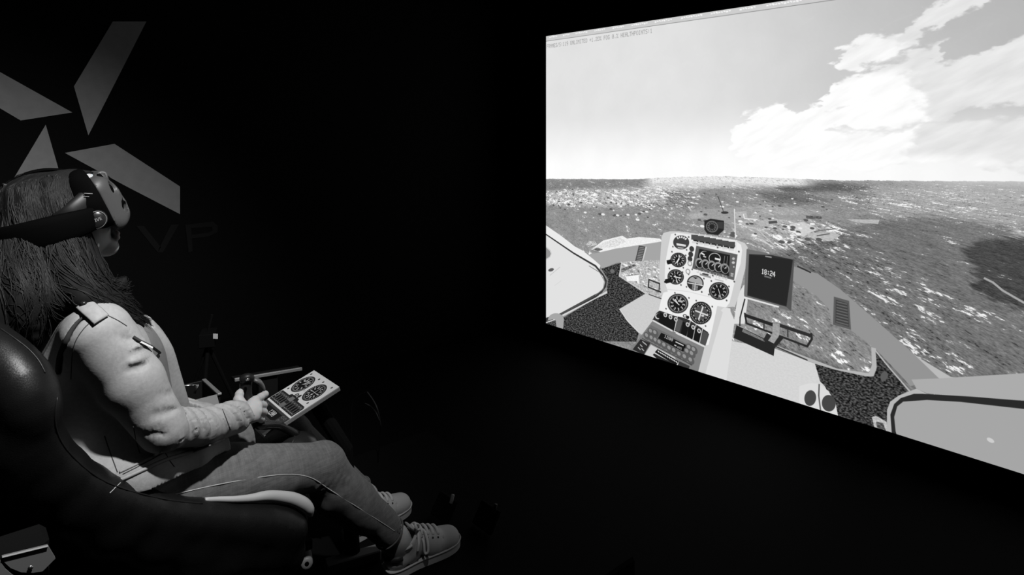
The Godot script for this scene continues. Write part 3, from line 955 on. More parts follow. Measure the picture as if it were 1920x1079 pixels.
	cv.poly([705.5, 756.4, 814.2, 761.2, 810.1, 827.9, 691.4, 819.6], 34)
	cv.oval([761.1, 779.3, 21.2, 0.9, -3.9, 17.5], 1.0, 200)
	cv.oval([761.1, 779.3, 21.2, 0.9, -3.9, 17.5], 0.88, 34)
	cv.hand([761.1, 779.3, 21.2, 0.9, -3.9, 17.5], 0.05, 0.1, 0.85, 6.0, 235)
	cv.oval([723.5, 776.7, 17.2, 0.5, -3.5, 15.7], 1.0, 190, PI * 0.7, PI * 1.6)
	cv.oval([725.2, 777.0, 17.2, 0.5, -3.5, 15.7], 0.94, 34, PI * 0.6, PI * 1.7)
	cv.line([713.4, 769.3, 724.1, 773.6], 5.0, 230)
	cv.line([720.6, 778.4, 729.3, 779.7], 4.0, 210)
	for i in 5:
		var f := i / 4.0
		var a := Vector2([705.5, 802.2][0], [705.5, 802.2][1]).lerp(Vector2([796.5, 805.6][0], [796.5, 805.6][1]), f)
		cv.oval([a.x, a.y, 15, 3, -3, 16], 1.0, 150)
		cv.oval([a.x + 1, a.y + 2, 15, 3, -3, 16], 0.75, 34)
		cv.line([a.x, a.y, a.x + 7, a.y - 7], 2.5, 220)
		cv.text(["37", "92", "64", "18", "50"][i], Vector2(a.x - 11, a.y + 32), Vector2(1.7, 0.35), Vector2(0.15, -1.6), 190)
	for i in 3:
		cv.line([698.8, 818.5, 804.7, 826.3] if i == 0 else ([796.5, 766.2, 791.0, 804.0] if i == 1 else [806.1, 766.1, 802.0, 804.7]), 2.0, 120)
	cv.oval([826.3, 770.4, 4.8, 0.0, -0.8, 4.0], 1.0, 190)
	cv.oval([825.8, 782.7, 5.3, -0.1, -0.8, 4.0], 1.0, 200)
	cv.oval([827.4, 795.8, 2.7, 0.1, -0.5, 2.5], 1.0, 190)
	cv.line([818.2, 818.0, 825.0, 818.1], 6.0, 170)
	cv.line([817.7, 824.2, 824.2, 824.3], 5.0, 170)
	cv.line([709.0, 838.4, 746.4, 841.5], 6.0, 150)
	cv.line([717.7, 834.5, 737.9, 835.4], 5.0, 70)
	cv.line([762.7, 844.5, 791.0, 846.3], 4.0, 190)
	for p in [[613.9, 721.7], [665.9, 723.7], [604.6, 763.3], [658.0, 766.5], [600.8, 780.7], [654.4, 785.1], [645.3, 826.9], [590.7, 838.1], [642.3, 841.9], [636.2, 885.0], [665.3, 844.9], [722.4, 849.6], [657.4, 887.5], [714.3, 894.0], [749.2, 852.6], [810.7, 859.1], [740.1, 897.3], [844.4, 746.3], [829.0, 840.8], [697.3, 740.7], [771.7, 743.5], [754.3, 834.7], [612.7, 915.6], [666.8, 921.8], [577.2, 975.3], [694.1, 925.5], [752.6, 932.9], [728.4, 999.7], [714.6, 893.4], [740.7, 896.9], [802.8, 903.7], [679.0, 827.2]]:
		cv.oval([p[0], p[1], 2.9, 0, 0, 2.9], 1.0, 90)
	for p in [[677.2, 760.8], [673.6, 778.7], [670.7, 794.1]]:
		cv.oval([p[0], p[1], 9, 1, -1, 9], 1.0, 60)
	for p in [[670.1, 809.1], [662.9, 836.5]]:
		cv.oval([p[0], p[1], 9, 1, -1, 9], 1.0, 160)
		cv.oval([p[0], p[1], 9, 1, -1, 9], 0.6, 236)
	# two big dials below
	cv.dial([623.6, 948.9, 40.2, -1.2, -8.1, 33.6], 50, 10, [[-2.6, -0.2, 0.62, 0.07], [-2.3, 0.0, 0.5, 0.1]])
	cv.poly([626.7, 935.2, 643.5, 935.9, 640.5, 943.0, 623.6, 942.4], 180)
	cv.dial([709.9, 962.2, 40.2, -1.9, -7.6, 37.7], 36, 12, [])
	cv.oval([709.9, 962.2, 40.2, -1.9, -7.6, 37.7], 0.62, 78)
	cv.line([691.5, 958.4, 736.4, 964.3], 5.0, 215)
	cv.line([719.2, 940.1, 703.2, 984.0], 5.0, 215)
	cv.oval([718.0, 969.2, 5.2, 0.4, -1.7, 3.4], 1.0, 205)
	cv.oval([651.1, 983.6, 7.3, 0.5, -2.4, 5.7], 1.0, 50)
	cv.oval([651.1, 983.6, 7.3, 0.5, -2.4, 5.7], 0.6, 220)
	cv.oval([662.0, 986.2, 6.0, 0.3, -1.8, 5.5], 1.0, 30)
	# switch panel
	cv.poly([521.3, 1025.3, 537.8, 998.1, 550.8, 986.8, 611.2, 992.0, 648.1, 990.7, 669.2, 993.9, 719.2, 1010.9, 736.4, 1017.0, 741.0, 1023.5, 727.8, 1063.1], 50)
	cv.poly([617.4, 997.2, 643.5, 1000.7, 629.8, 1041.5, 606.5, 1039.0], 88)
	cv.poly([722.1, 1016.5, 739.3, 1021.4, 727.8, 1063.1, 703.2, 1059.0], 80)
	cv.oval([544.3, 1008.0, 11.0, 0.9, -3.9, 10.0], 1.0, 215)
	cv.oval([546.2, 1006.0, 11.0, 0.9, -3.9, 10.0], 0.8, 36)
	for q in [[562.4, 1014.3], [583.5, 1016.4], [603.7, 1019.9], [652.6, 1025.9], [675.2, 1031.1], [700.3, 1034.2]]:
		cv.poly([q[0] - 9, q[1] - 22, q[0] + 13, q[1] - 17, q[0] + 5, q[1] + 24, q[0] - 17, q[1] + 18], 26)
		cv.line([q[0] - 20, q[1] + 26, q[0] + 4, q[1] + 32], 3.0, 190)
		cv.line([q[0] + 19, q[1] - 30, q[0] + 2, q[1] + 40], 2.5, 215)
	for q in [[574.0, 997.2], [594.9, 999.9], [615.9, 1002.8], [661.7, 1009.9], [682.9, 1014.0], [704.7, 1020.5]]:
		cv.oval([q[0], q[1], 7, 2, -2, 7], 1.0, 205)
		cv.oval([q[0], q[1], 7, 2, -2, 7], 0.5, 80)
	# radio stack
	cv.poly([521.3, 1028.6, 725.0, 1066.3, 698.8, 1163.1, 598.7, 1190.9, 422.3, 1156.2], 128)
	cv.line([524.6, 1026.5, 601.8, 1044.0], 6.0, 215)
	cv.line([617.4, 1047.5, 725.0, 1066.3], 6.0, 215)
	cv.poly([514.7, 1043.6, 692.9, 1080.6, 678.1, 1130.4, 481.1, 1089.4], 112)
	cv.poly([557.9, 1060.2, 659.6, 1078.5, 645.1, 1102.8, 544.3, 1082.6], 26)
	cv.text("1200", Vector2(568.9, 1074.2), Vector2(1.460, 0.227), Vector2(0.457, -1.399), 240)
	cv.line([615.9, 1077.5, 645.1, 1082.1], 4.0, 205)
	cv.line([611.2, 1089.1, 617.4, 1090.2], 4.0, 205)
	cv.text("485", Vector2(619.9, 1095.3), Vector2(1.050, 0.168), Vector2(0.265, -0.962), 225)
	for q in [[514.7, 1066.6], [532.8, 1067.8], [498.0, 1085.4], [518.0, 1088.9], [534.5, 1092.5], [550.8, 1095.8], [570.1, 1100.5], [590.8, 1106.0], [609.6, 1109.1], [629.8, 1115.8], [651.1, 1119.4], [673.7, 1123.9], [667.7, 1084.3], [685.6, 1087.5], [660.2, 1099.0], [678.1, 1102.2]]:
		cv.oval([q[0], q[1], 13, 5, -4, 12], 1.0, 92)
		cv.oval([q[0] - 2, q[1] - 3, 13, 5, -4, 12], 0.5, 148)
	cv.line([477.7, 1098.4, 678.1, 1138.1], 3.0, 70)
	cv.poly([470.9, 1102.8, 513.0, 1106.3, 484.5, 1154.3, 436.3, 1147.1], 46)
	for q in [[479.4, 1109.0], [469.2, 1122.4], [487.9, 1112.4], [460.6, 1134.2], [476.0, 1134.5]]:
		cv.line([q[0], q[1], q[0] + 9, q[1] + 5], 4.0, 175)
	cv.poly([514.7, 1111.3, 611.2, 1129.7, 635.9, 1154.6, 573.3, 1171.4, 487.2, 1153.6], 206)
	cv.poly([542.7, 1119.3, 626.7, 1138.8, 617.4, 1155.6, 531.2, 1132.9], 28)
	for i in 9:
		var f := i / 8.0
		var a := Vector2([544.3, 1125.6][0], [544.3, 1125.6][1]).lerp(Vector2([615.9, 1141.6][0], [615.9, 1141.6][1]), f)
		cv.line([a.x, a.y, a.x + 5, a.y + 3], 4.0, 215)
	cv.poly([527.9, 1137.8, 611.2, 1152.0, 629.8, 1171.9, 573.3, 1168.8, 523.0, 1144.4], 40)
	cv.poly([629.8, 1138.0, 669.2, 1143.1, 666.2, 1156.7, 623.6, 1152.7], 60)
	# tablet
	cv.poly([870.1, 734.7, 916.0, 736.6, 951.1, 739.7, 1015.3, 739.7, 1017.1, 746.3, 1009.4, 893.7, 996.0, 894.8, 862.3, 880.8, 861.5, 872.0], 112)
	cv.poly([877.9, 749.0, 951.1, 742.1, 1014.3, 745.7, 1003.1, 825.1, 995.3, 884.7, 872.1, 875.4], 48)
	cv.poly([879.8, 751.3, 1011.8, 746.7, 1001.7, 821.9, 993.9, 881.5, 874.0, 872.5], 40)
	cv.poly([1014.3, 741.6, 1017.7, 746.2, 1007.3, 894.2, 994.3, 885.6, 1003.1, 825.1], 84)
	cv.line([930.9, 748.2, 948.6, 748.4], 4.0, 150)
	cv.poly([862.3, 879.8, 972.9, 887.5, 971.1, 892.3, 860.8, 885.1], 225)
	cv.text("18:24", Vector2(917.1, 802.0), Vector2(1.451, 0.097), Vector2(0.161, -2.242), 225)
	cv.text("18:24", Vector2(918.2, 802.2), Vector2(1.451, 0.097), Vector2(0.161, -2.242), 225)
	cv.line([927.9, 807.6, 947.1, 809.3], 5.0, 110)
	# right pedals
	cv.line([864.3, 887.7, 848.6, 946.8, 847.4, 972.4], 4.0, 40)
	cv.poly([836.7, 972.9, 932.7, 993.7, 960.3, 1001.0, 955.9, 1036.8, 826.7, 1014.2], 40)
	cv.poly([858.4, 978.9, 930.9, 995.9, 927.2, 1002.0, 854.5, 988.8], 120, 0.1)
	cv.line([864.3, 930.8, 865.4, 939.6, 870.1, 960.1, 1054.7, 984.7, 1068.1, 959.8, 1066.4, 945.2], 6.0, 44)
	cv.line([865.4, 936.7, 951.1, 945.8], 10.0, 40)
	cv.line([976.5, 942.9, 1066.4, 951.9], 10.0, 48)
	cv.line([925.7, 947.9, 925.7, 965.5], 4.0, 60)
	cv.line([998.5, 949.0, 998.5, 970.2], 4.0, 60)
	cv.line([940.1, 979.7, 930.9, 997.6], 14.0, 44)
	cv.line([978.3, 977.7, 956.6, 1007.1], 12.0, 44)
	cv.poly([953.0, 941.9, 974.7, 940.6, 972.9, 972.0, 956.6, 1000.1, 938.3, 995.8, 951.1, 977.1], 160, 0.06)
	cv.line([962.1, 1007.5, 1054.7, 1023.1], 4.0, 60)
	# menu strip along the top and the line of figures below it
	cv.poly([0, 0, 2048, 0, 2048, 15, 0, 19], 206)
	cv.line([0, 20, 2048, 16], 2.0, 140)
	var sx := 20.0
	for k in [50, 40, 70, 62, 60, 74, 80, 84, 74, 60, 110, 120]:
		for j in int(k / 9.0):
			cv.line([sx + j * 9.0, 7.0 - (j % 3) * 1.5, sx + j * 9.0 + 5.0, 7.0 - (j % 2)], 5.0 if (j * 7 + int(k)) % 4 == 0 else 3.5, 246)
		sx += k * 1.0 + 26.0
	cv.text("FRAMES/S:119 UNLIMITED +1.2D% FOG 0.% HEALTHPOINTS:1", Vector2(4, 49), Vector2(1.66, -0.02), Vector2(0, -2.2), 158)


func ceiling_lamp(at: Vector3, aim: Vector3) -> void:
	var dir := (aim - at).normalized()
	var t := thing("spot_lamp", "black ceiling spot lamp that lights the seated person from above", "lamp", at)
	var b := Build.new(org)
	b.smooth()
	b.lathe(at - dir * 0.16, dir, [Vector2(0.0, 0.0), Vector2(0.05, 0.0), Vector2(0.06, 0.02), Vector2(0.06, 0.17), Vector2(0.055, 0.17), Vector2(0.055, 0.14)], 24)
	part("housing", b.done(), mat(0.02, 0.5), t)
	b = Build.new(org)
	b.tube([at - dir * 0.10, Vector3(at.x, 2.99, at.z - 0.02)], 0.012, 8)
	part("stem", b.done(), mat(0.02, 0.5), t)
	b = Build.new(org)
	b.lathe(at - dir * 0.02, dir, [Vector2(0.0, 0.0), Vector2(0.03, 0.0), Vector2(0.03, -0.01), Vector2(0.0, -0.012)], 20)
	var glow := mat(0.5, 0.5)
	glow.emission_enabled = true
	glow.emission = Color(1, 1, 1)
	glow.emission_energy_multiplier = 4.0
	part("bulb", b.done(), glow, t)
	var l := SpotLight3D.new()
	l.name = "spot_light"
	l.light_energy = 11.5
	l.light_size = 0.035
	l.spot_range = 12.0
	l.spot_attenuation = 2.0
	l.spot_angle = 35.0
	l.spot_angle_attenuation = 1.0
	l.shadow_enabled = true
	add_child(l)
	l.look_at_from_position(at + dir * 0.02, aim)


func materials() -> void:
	M.black_wall = mat(0.0045, 0.9, 0.1)
	M.black_floor = mat(0.0025, 0.8, 0.15)
	M.paint = tri(mat(0.20, 0.85, 0.2), 1.7)
	M.paint.albedo_texture = noise_tex(0.02, 0.94, 1.0, 4, 3)
	M.dim_paint = mat(0.007, 0.9, 0.2)
	M.black = mat(0.006, 0.45, 0.3)
	M.black_gloss = mat(0.01, 0.27, 0.4)
	M.leather = tri(mat(0.004, 0.4, 0.3), 9.0)
	M.leather.normal_enabled = true
	M.leather.normal_texture = noise_tex(0.06, 0, 1, 3, 8, true)
	M.leather.normal_scale = 0.25
	M.white_leather = mat(0.3, 0.45, 0.4)
	M.jacket = tri(mat(0.245, 0.62, 0.3), 6.0)
	M.jacket.albedo_texture = noise_tex(0.03, 0.88, 1.0, 4, 4)
	M.jacket.normal_enabled = true
	M.jacket.normal_texture = noise_tex(0.05, 0, 1, 3, 9, true)
	M.jacket.normal_scale = 0.12
	M.shirt = mat(0.11, 0.85, 0.2)
	M.seam = mat(0.03, 0.8, 0.2)
	M.skin = mat(0.27, 0.5, 0.35)
	M.skin.subsurf_scatter_enabled = true
	M.skin.subsurf_scatter_strength = 0.15
	M.hair = mat(0.008, 0.6, 0.12)
	M.hair_light = mat(0.026, 0.5, 0.25)
	M.steel = mat(0.55, 0.25, 0.5, 1.0)
	M.grey_plastic = mat(0.12, 0.5, 0.4)
	M.canvas_white = mat(0.31, 0.7, 0.3)
	M.rubber = mat(0.34, 0.6, 0.3)
	M.lace = mat(0.42, 0.8, 0.2)
	M.dark_heel = mat(0.02, 0.5, 0.3)
	M.denim = tri(mat(0.17, 0.85, 0.15), 5.0)
	M.denim.albedo_texture = denim_tex()
	M.denim.rim_enabled = true
	M.denim.rim = 0.3
	M.hair_strand = mat(0.009, 0.5, 0.2)
	M.strap = mat(0.0012, 0.75, 0.08)
	M.bright_metal = mat(0.75, 0.3, 0.5)
	M.visor = mat(0.034, 0.5, 0.35)
	M.plate = mat(0.10, 0.55, 0.3)
	M.plate_edge = mat(0.25, 0.5, 0.3)
	M.rail = mat(0.28, 0.4, 0.5, 0.6)
	M.box_grey = mat(0.13, 0.7, 0.2)
	M.dim_panel = mat(0.03, 0.6, 0.2)
	M.label = mat(0.6, 0.8, 0.2)
	M.trigger = mat(0.06, 0.35, 0.5)
	M.thread = mat(0.3, 0.8, 0.2)


func denim_tex() -> ImageTexture:
	var im := Image.create(512, 512, false, Image.FORMAT_L8)
	var n := FastNoiseLite.new()
	n.seed = 3
	n.frequency = 0.012
	n.fractal_octaves = 4
	var col := PackedFloat32Array()
	var row := PackedFloat32Array()
	for i in 512:
		col.append(rng.randf())
		row.append(rng.randf())
	for y in 512:
		for x in 512:
			var v := 0.76 + 0.14 * n.get_noise_2d(x, y * 2.0) + 0.09 * (col[x] - 0.5) + 0.13 * (row[y] - 0.5) + 0.06 * (rng.randf() - 0.5)
			im.set_pixel(x, y, Color(v, v, v))
	return ImageTexture.create_from_image(im)


func room() -> void:
	org = Vector3.ZERO
	var sides := [
		["floor", Vector3(-1.2, -0.1, -0.6), Vector3(2.8, 0.1, 3.0), "matt black floor of the dark simulator room"],
		["ceiling", Vector3(-1.2, 3.1, -0.6), Vector3(2.8, 0.1, 3.0), "matt black ceiling of the dark simulator room"],
		["wall_left", Vector3(-3.8, 1.5, -0.6), Vector3(0.1, 1.6, 3.0), "black wall behind the person that carries the pale emblem"],
		["wall_front", Vector3(-1.2, 1.5, -3.4), Vector3(2.8, 1.6, 0.1), "black wall behind the glowing screen"],
		["wall_right", Vector3(1.5, 1.5, -0.6), Vector3(0.1, 1.6, 3.0), "black wall on the right of the screen"],
		["wall_back", Vector3(-1.2, 1.5, 2.3), Vector3(2.8, 1.6, 0.1), "black wall facing the glowing screen across the room"]]
	for s in sides:
		var b := Build.new(Vector3.ZERO)
		var h: Vector3 = s[2]
		b.box(s[1], Vector3(h.x, 0, 0), Vector3(0, h.y, 0), Vector3(0, 0, h.z))
		struct(s[0], b.done(), M.black_floor if s[0] == "floor" else M.black_wall, s[3], s[0].split("_")[0])


func projection_screen() -> void:
	var l := -3.2327
	var r := 0.2163
	var lo := 0.1323
	var hi := 2.0727
	var z := -3.139
	var t := thing("projection_screen", "large glowing screen showing a helicopter cockpit over countryside", "screen", Vector3((l + r) / 2, lo, z))
	var b := Build.new(org)
	b.st.set_normal(Vector3.BACK)
	for q in [[0, 0], [1, 0], [1, 1], [0, 0], [1, 1], [0, 1]]:
		b.st.set_uv(Vector2(q[0], q[1]))
		b.st.add_vertex(Vector3(lerpf(l, r, q[0]), lerpf(hi, lo, q[1]), z) - org)
	var m := mat(0.0, 0.9, 0.0)
	m.emission_enabled = true
	m.emission = Color.BLACK
	m.emission_texture = flight_picture()
	m.emission_energy_multiplier = 1.0
	m.texture_repeat = false
	part("picture", b.done(), m, t, "glowing picture of a cockpit above hills and clouds")
	b = Build.new(org)
	b.box(Vector3((l + r) / 2, (lo + hi) / 2, z - 0.022), Vector3((r - l) / 2 + 0.004, 0, 0), Vector3(0, (hi - lo) / 2 + 0.004, 0), Vector3(0, 0, 0.02))
	part("backing", b.done(), M.black_wall, t)
	for k in 4:
		b = Build.new(org)
		var x := k < 2
		var e: float = [l - 0.02, r + 0.02, lo - 0.02, hi + 0.02][k]
		if x:
			b.box(Vector3(e, (lo + hi) / 2, z - 0.02), Vector3(0.019, 0, 0), Vector3(0, (hi - lo) / 2 + 0.038, 0), Vector3(0, 0, 0.026), 0.004)
		else:
			b.box(Vector3((l + r) / 2, e, z - 0.02), Vector3((r - l) / 2, 0, 0), Vector3(0, 0.019, 0), Vector3(0, 0, 0.026), 0.004)
		part("frame_bar", b.done(), M.black_wall, t)
	for x in [l + 0.5, r - 0.5]:
		b = Build.new(org)
		b.box(Vector3(x, 1.1, z - 0.1), Vector3(0.05, 0, 0), Vector3(0, 0.3, 0), Vector3(0, 0, 0.065), 0.004)
		part("wall_bracket", b.done(), M.black_wall, t)
	var a := AreaLight3D.new()
	a.name = "screen_glow"
	a.area_size = Vector2(r - l, hi - lo)
	a.light_energy = 0.1
	a.shadow_enabled = true
	add_child(a)
	a.position = Vector3((l + r) / 2, (lo + hi) / 2, z + 0.02)
	a.rotation.y = PI


func wall_emblem() -> void:
	var shapes := [
		[Vector3(-3.692, 1.7224, -0.2021), Vector3(-3.692, 1.6988, -0.2391), Vector3(-3.692, 1.5247, -0.5081), Vector3(-3.692, 1.4858, -0.313), Vector3(-3.692, 1.5392, -0.2391), Vector3(-3.692, 1.5641, -0.2021)],
		[Vector3(-3.692, 1.6469, -0.5144), Vector3(-3.692, 1.9678, -0.6731), Vector3(-3.692, 1.9833, -0.8189), Vector3(-3.692, 1.4172, -0.5719)],
		[Vector3(-3.692, 1.467, -0.4055), Vector3(-3.692, 1.1932, -0.4707), Vector3(-3.692, 1.2038, -0.2767)],
		[Vector3(-3.692, 1.3362, -0.4789), Vector3(-3.692, 1.3752, -0.6799), Vector3(-3.692, 1.1519, -0.9737), Vector3(-3.692, 1.0097, -0.9737), Vector3(-3.692, 1.1744, -0.7185)],
	]
	var t := thing("wall_emblem", "large pale star emblem of slanted bars on the black wall", "emblem", Vector3(-3.7, 1.0, 0.0))
	for s in shapes:
		flat_shape("emblem_bar", s, M.paint, t)
	var v := thing("wall_letter", "dim grey letter V below the star emblem on the wall", "letter", Vector3(-3.692, 0.8352, -0.8792), "letters under the emblem")
	flat_shape("stroke", [Vector3(-3.692, 0.9688, -0.774), Vector3(-3.692, 0.9656, -0.807), Vector3(-3.692, 0.8507, -0.8841), Vector3(-3.692, 0.8256, -0.8695)], M.dim_paint, v)
	flat_shape("stroke", [Vector3(-3.692, 0.9591, -0.931), Vector3(-3.692, 0.9582, -0.9686), Vector3(-3.692, 0.8226, -0.8939), Vector3(-3.692, 0.8256, -0.8695), Vector3(-3.692, 0.8513, -0.8792)], M.dim_paint, v)
	var p := thing("wall_letter", "dim grey letter P right of the letter V on the wall", "letter", Vector3(-3.692, 0.8169, -1.03), "letters under the emblem")
	flat_shape("stroke", [Vector3(-3.692, 0.9526, -0.9991), Vector3(-3.692, 0.9529, -1.0248), Vector3(-3.692, 0.8108, -1.0352), Vector3(-3.692, 0.8078, -1.0145)], M.dim_paint, p)
	flat_shape("bowl", [Vector3(-3.692, 0.9529, -1.0248), Vector3(-3.692, 0.9565, -1.1356), Vector3(-3.692, 0.9316, -1.1599), Vector3(-3.692, 0.8979, -1.1572), Vector3(-3.692, 0.8798, -1.1141), Vector3(-3.692, 0.8778, -1.03), Vector3(-3.692, 0.8971, -1.03), Vector3(-3.692, 0.9, -1.1088), Vector3(-3.692, 0.9088, -1.1329), Vector3(-3.692, 0.9288, -1.1302), Vector3(-3.692, 0.9333, -1.0274)], M.dim_paint, p)


func flat_shape(called: String, pts: Array, m: Material, parent: Node) -> void:
	var b := Build.new(org)
	var out := PackedVector2Array()
	for q in pts:
		out.append(Vector2(-q.z, q.y))
	b.prism(Vector3(-3.6995, 0, 0), Vector3(0, 0, -1), Vector3(0, 1, 0), Vector3(0.003, 0, 0), out)
	part(called, b.done(), m, parent)


func fingers(f: Field, wrist: Vector3, palm: Array, chains: Array, thumb: Array) -> void:
	# palm: the four knuckles; each finger a chain of joints rooted inside the palm
	for i in 4:
		f.cap(wrist.lerp(palm[i], 0.12), palm[i], 0.015, 0.0105 - 0.0006 * i, 0.012)
	f.cap(palm[0].lerp(wrist, 0.25), palm[3].lerp(wrist, 0.3), 0.012, 0.011, 0.012)
	for i in 4:
		var c: Array = chains[i]
		var r := [0.0098, 0.0096, 0.0093, 0.0084][i] as float
		f.chain([palm[i].lerp(wrist, 0.15), palm[i]] + c, [r, r, r * 0.98, r * 0.9, r * 0.78], 0.003)
	f.chain(thumb, [0.014, 0.0115, 0.0100, 0.0080], 0.006)


func person() -> void:
	var base := Vector3(-1.78, 0.165, -0.35)
	var t := thing("person", "seated person in a pale biker jacket, faded jeans and white sneakers gripping a control stick", "person", base)
	# ---------------- joints
	var sh_r := Vector3(-1.592, 1.025, -0.262); var el_r := Vector3(-1.545, 0.812, -0.375); var wr_r := Vector3(-1.646, 0.752, -0.565)
	var sh_l := Vector3(-1.965, 1.025, -0.262); var el_l := Vector3(-2.05, 0.80, -0.27); var wr_l := Vector3(-2.02, 0.70, -0.47)
	var hip_r := Vector3(-1.69, 0.632, -0.33); var kn_r := Vector3(-1.667, 0.548, -0.785); var an_r := Vector3(-1.668, 0.262, -1.018)
	var hip_l := Vector3(-1.87, 0.632, -0.33); var kn_l := Vector3(-1.917, 0.545, -0.80); var an_l := Vector3(-1.904, 0.275, -1.05)
	var neck := Vector3(-1.79, 1.06, -0.25)
	var head := Vector3(-1.805, 1.256, -0.225)
	var wz := Vector3(0, 0, 0.45)
	# ---------------- the body, one continuous skin (cells of 12 mm), then head and hands on finer grids
	var lists := [PackedVector3Array(), PackedVector3Array(), PackedInt32Array()]
	var f := Field.new(Vector3(-2.12, 0.16, -1.26), Vector3(-1.45, 1.2, -0.1), 0.012)
	f.cap(Vector3(-1.86, 0.66, -0.32), Vector3(-1.70, 0.66, -0.32), 0.10, 0.10, 0.03)
	f.cap(Vector3(-1.78, 0.68, -0.31), Vector3(-1.78, 0.90, -0.26), 0.115, 0.125, 0.04, wz)
	f.cap(Vector3(-1.86, 0.95, -0.25), Vector3(-1.70, 0.95, -0.25), 0.095, 0.095, 0.04, wz)
	f.cap(sh_l, sh_r, 0.05, 0.05, 0.04)
	f.cap(neck - Vector3(0, 0.03, 0), neck + Vector3(-0.01, 0.10, 0.02), 0.052, 0.048, 0.03)
	for s in [[sh_r, el_r, wr_r], [sh_l, el_l, wr_l]]:
		f.chain([s[0], s[1], s[1].lerp(s[2], 0.5) + Vector3(0, -0.008, 0), s[2]], [0.044, 0.031, 0.027, 0.023], 0.02)
	for s in [[hip_r, kn_r, an_r], [hip_l, kn_l, an_l]]:
		f.chain(s, [0.078, 0.05, 0.034], 0.03)
		f.cap(s[1].lerp(s[2], 0.3) + Vector3(0, -0.012, 0.02), s[1].lerp(s[2], 0.6), 0.047, 0.036, 0.03)
		f.cap(s[2], Vector3(s[2].x, 0.195, s[2].z - 0.06), 0.033, 0.022, 0.02)
		f.cap(Vector3(s[2].x, 0.205, s[2].z + 0.005), s[2], 0.026, 0.031, 0.02)
	f.mesh(org, lists)
	var hb := Basis(Vector3.RIGHT, 0.12)
	f = Field.new(head - Vector3(0.12, 0.19, 0.18), head - Vector3(-0.12, -0.13, -0.13), 0.004)
	f.cap(head + hb * Vector3(0, 0.01, 0.02), head + hb * Vector3(0, 0.015, -0.03), 0.082, 0.078, 0.02)
	f.cap(head + hb * Vector3(0, -0.05, -0.04), head + hb * Vector3(0, -0.088, -0.072), 0.056, 0.026, 0.03)
	f.cap(head + hb * Vector3(-0.03, -0.06, -0.03), head + hb * Vector3(0.03, -0.06, -0.03), 0.04, 0.04, 0.03)
	f.cap(head + hb * Vector3(0, -0.096, -0.086), head + hb * Vector3(0, -0.098, -0.088), 0.016, 0.016, 0.018)
	f.cap(head + hb * Vector3(0, 0.0, -0.095), head + hb * Vector3(0, -0.035, -0.118), 0.009, 0.013, 0.012)
	for s in [-1.0, 1.0]:
		f.cap(head + hb * Vector3(0.008 * s, -0.04, -0.108), head + hb * Vector3(0.014 * s, -0.04, -0.104), 0.008, 0.007, 0.006)
		f.cap(head + hb * Vector3(0.012 * s, 0.022, -0.096), head + hb * Vector3(0.045 * s, 0.02, -0.082), 0.010, 0.009, 0.012)
		f.cap(head + hb * Vector3(0.034 * s, -0.002, -0.098), head + hb * Vector3(0.034 * s, -0.002, -0.098), 0.014, 0.014, 0.008, Vector3.ZERO, true)
		f.cap(head + hb * Vector3(0.033 * s, -0.002, -0.084), head + hb * Vector3(0.033 * s, -0.002, -0.084), 0.0125, 0.0125, 0.002)
		f.cap(head + hb * Vector3(0.05 * s, -0.03, -0.068), head + hb * Vector3(0.05 * s, -0.03, -0.06), 0.02, 0.022, 0.02)
		f.cap(head + hb * Vector3(0.08 * s, 0.012, 0.008), head + hb * Vector3(0.08 * s, -0.035, 0.0), 0.017, 0.011, 0.006, Vector3(0.8, 0, 0))
	f.cap(head + hb * Vector3(-0.014, -0.066, -0.103), head + hb * Vector3(0.014, -0.066, -0.103), 0.0065, 0.0065, 0.004)
	f.cap(head + hb * Vector3(-0.011, -0.076, -0.101), head + hb * Vector3(0.011, -0.076, -0.101), 0.0075, 0.0075, 0.004)
	f.cap(head + hb * Vector3(-0.018, -0.0705, -0.11), head + hb * Vector3(0.018, -0.0705, -0.11), 0.0018, 0.0018, 0.003, Vector3.ZERO, true)
	f.cap(head + hb * Vector3(0.004, -0.07, 0.0), neck + Vector3(-0.005, 0.0, 0.01), 0.05, 0.052, 0.02)
	f.mesh(org, lists)
	f = Field.new(wr_r + Vector3(-0.11, -0.05, -0.15), wr_r + Vector3(0.05, 0.10, 0.07), 0.003)
	var kn := [Vector3(-1.6745, 0.7707, -0.6155), Vector3(-1.655, 0.7636, -0.6149), Vector3(-1.645, 0.7533, -0.6112), Vector3(-1.6434, 0.7411, -0.6054)]
	f.cap(wr_r + Vector3(0.006, 0.002, 0.05), wr_r, 0.026, 0.022, 0.01)
	fingers(f, wr_r + Vector3(0, 0, -0.012), kn, [
		[Vector3(-1.6957, 0.7666, -0.6368), Vector3(-1.7135, 0.7634, -0.6545), Vector3(-1.7402, 0.7548, -0.6619)],
		[Vector3(-1.6863, 0.747, -0.64), Vector3(-1.7189, 0.74, -0.6483), Vector3(-1.744, 0.7338, -0.6424)],
		[Vector3(-1.6754, 0.7336, -0.6372), Vector3(-1.708, 0.725, -0.6455), Vector3(-1.7339, 0.72, -0.6387)],
		[Vector3(-1.6718, 0.7197, -0.6292), Vector3(-1.7016, 0.7115, -0.6376), Vector3(-1.7235, 0.709, -0.6308)]],
		[Vector3(-1.6768, 0.757, -0.5901), Vector3(-1.7026, 0.772, -0.5834), Vector3(-1.7212, 0.7773, -0.5925), Vector3(-1.733, 0.7809, -0.6018)])
	f.mesh(org, lists)
	f = Field.new(wr_l + Vector3(-0.07, -0.07, -0.16), wr_l + Vector3(0.08, 0.06, 0.06), 0.003)
	f.cap(wr_l + Vector3(-0.01, 0.012, 0.05), wr_l, 0.026, 0.022, 0.01)
	var kl := []
	var cl := []
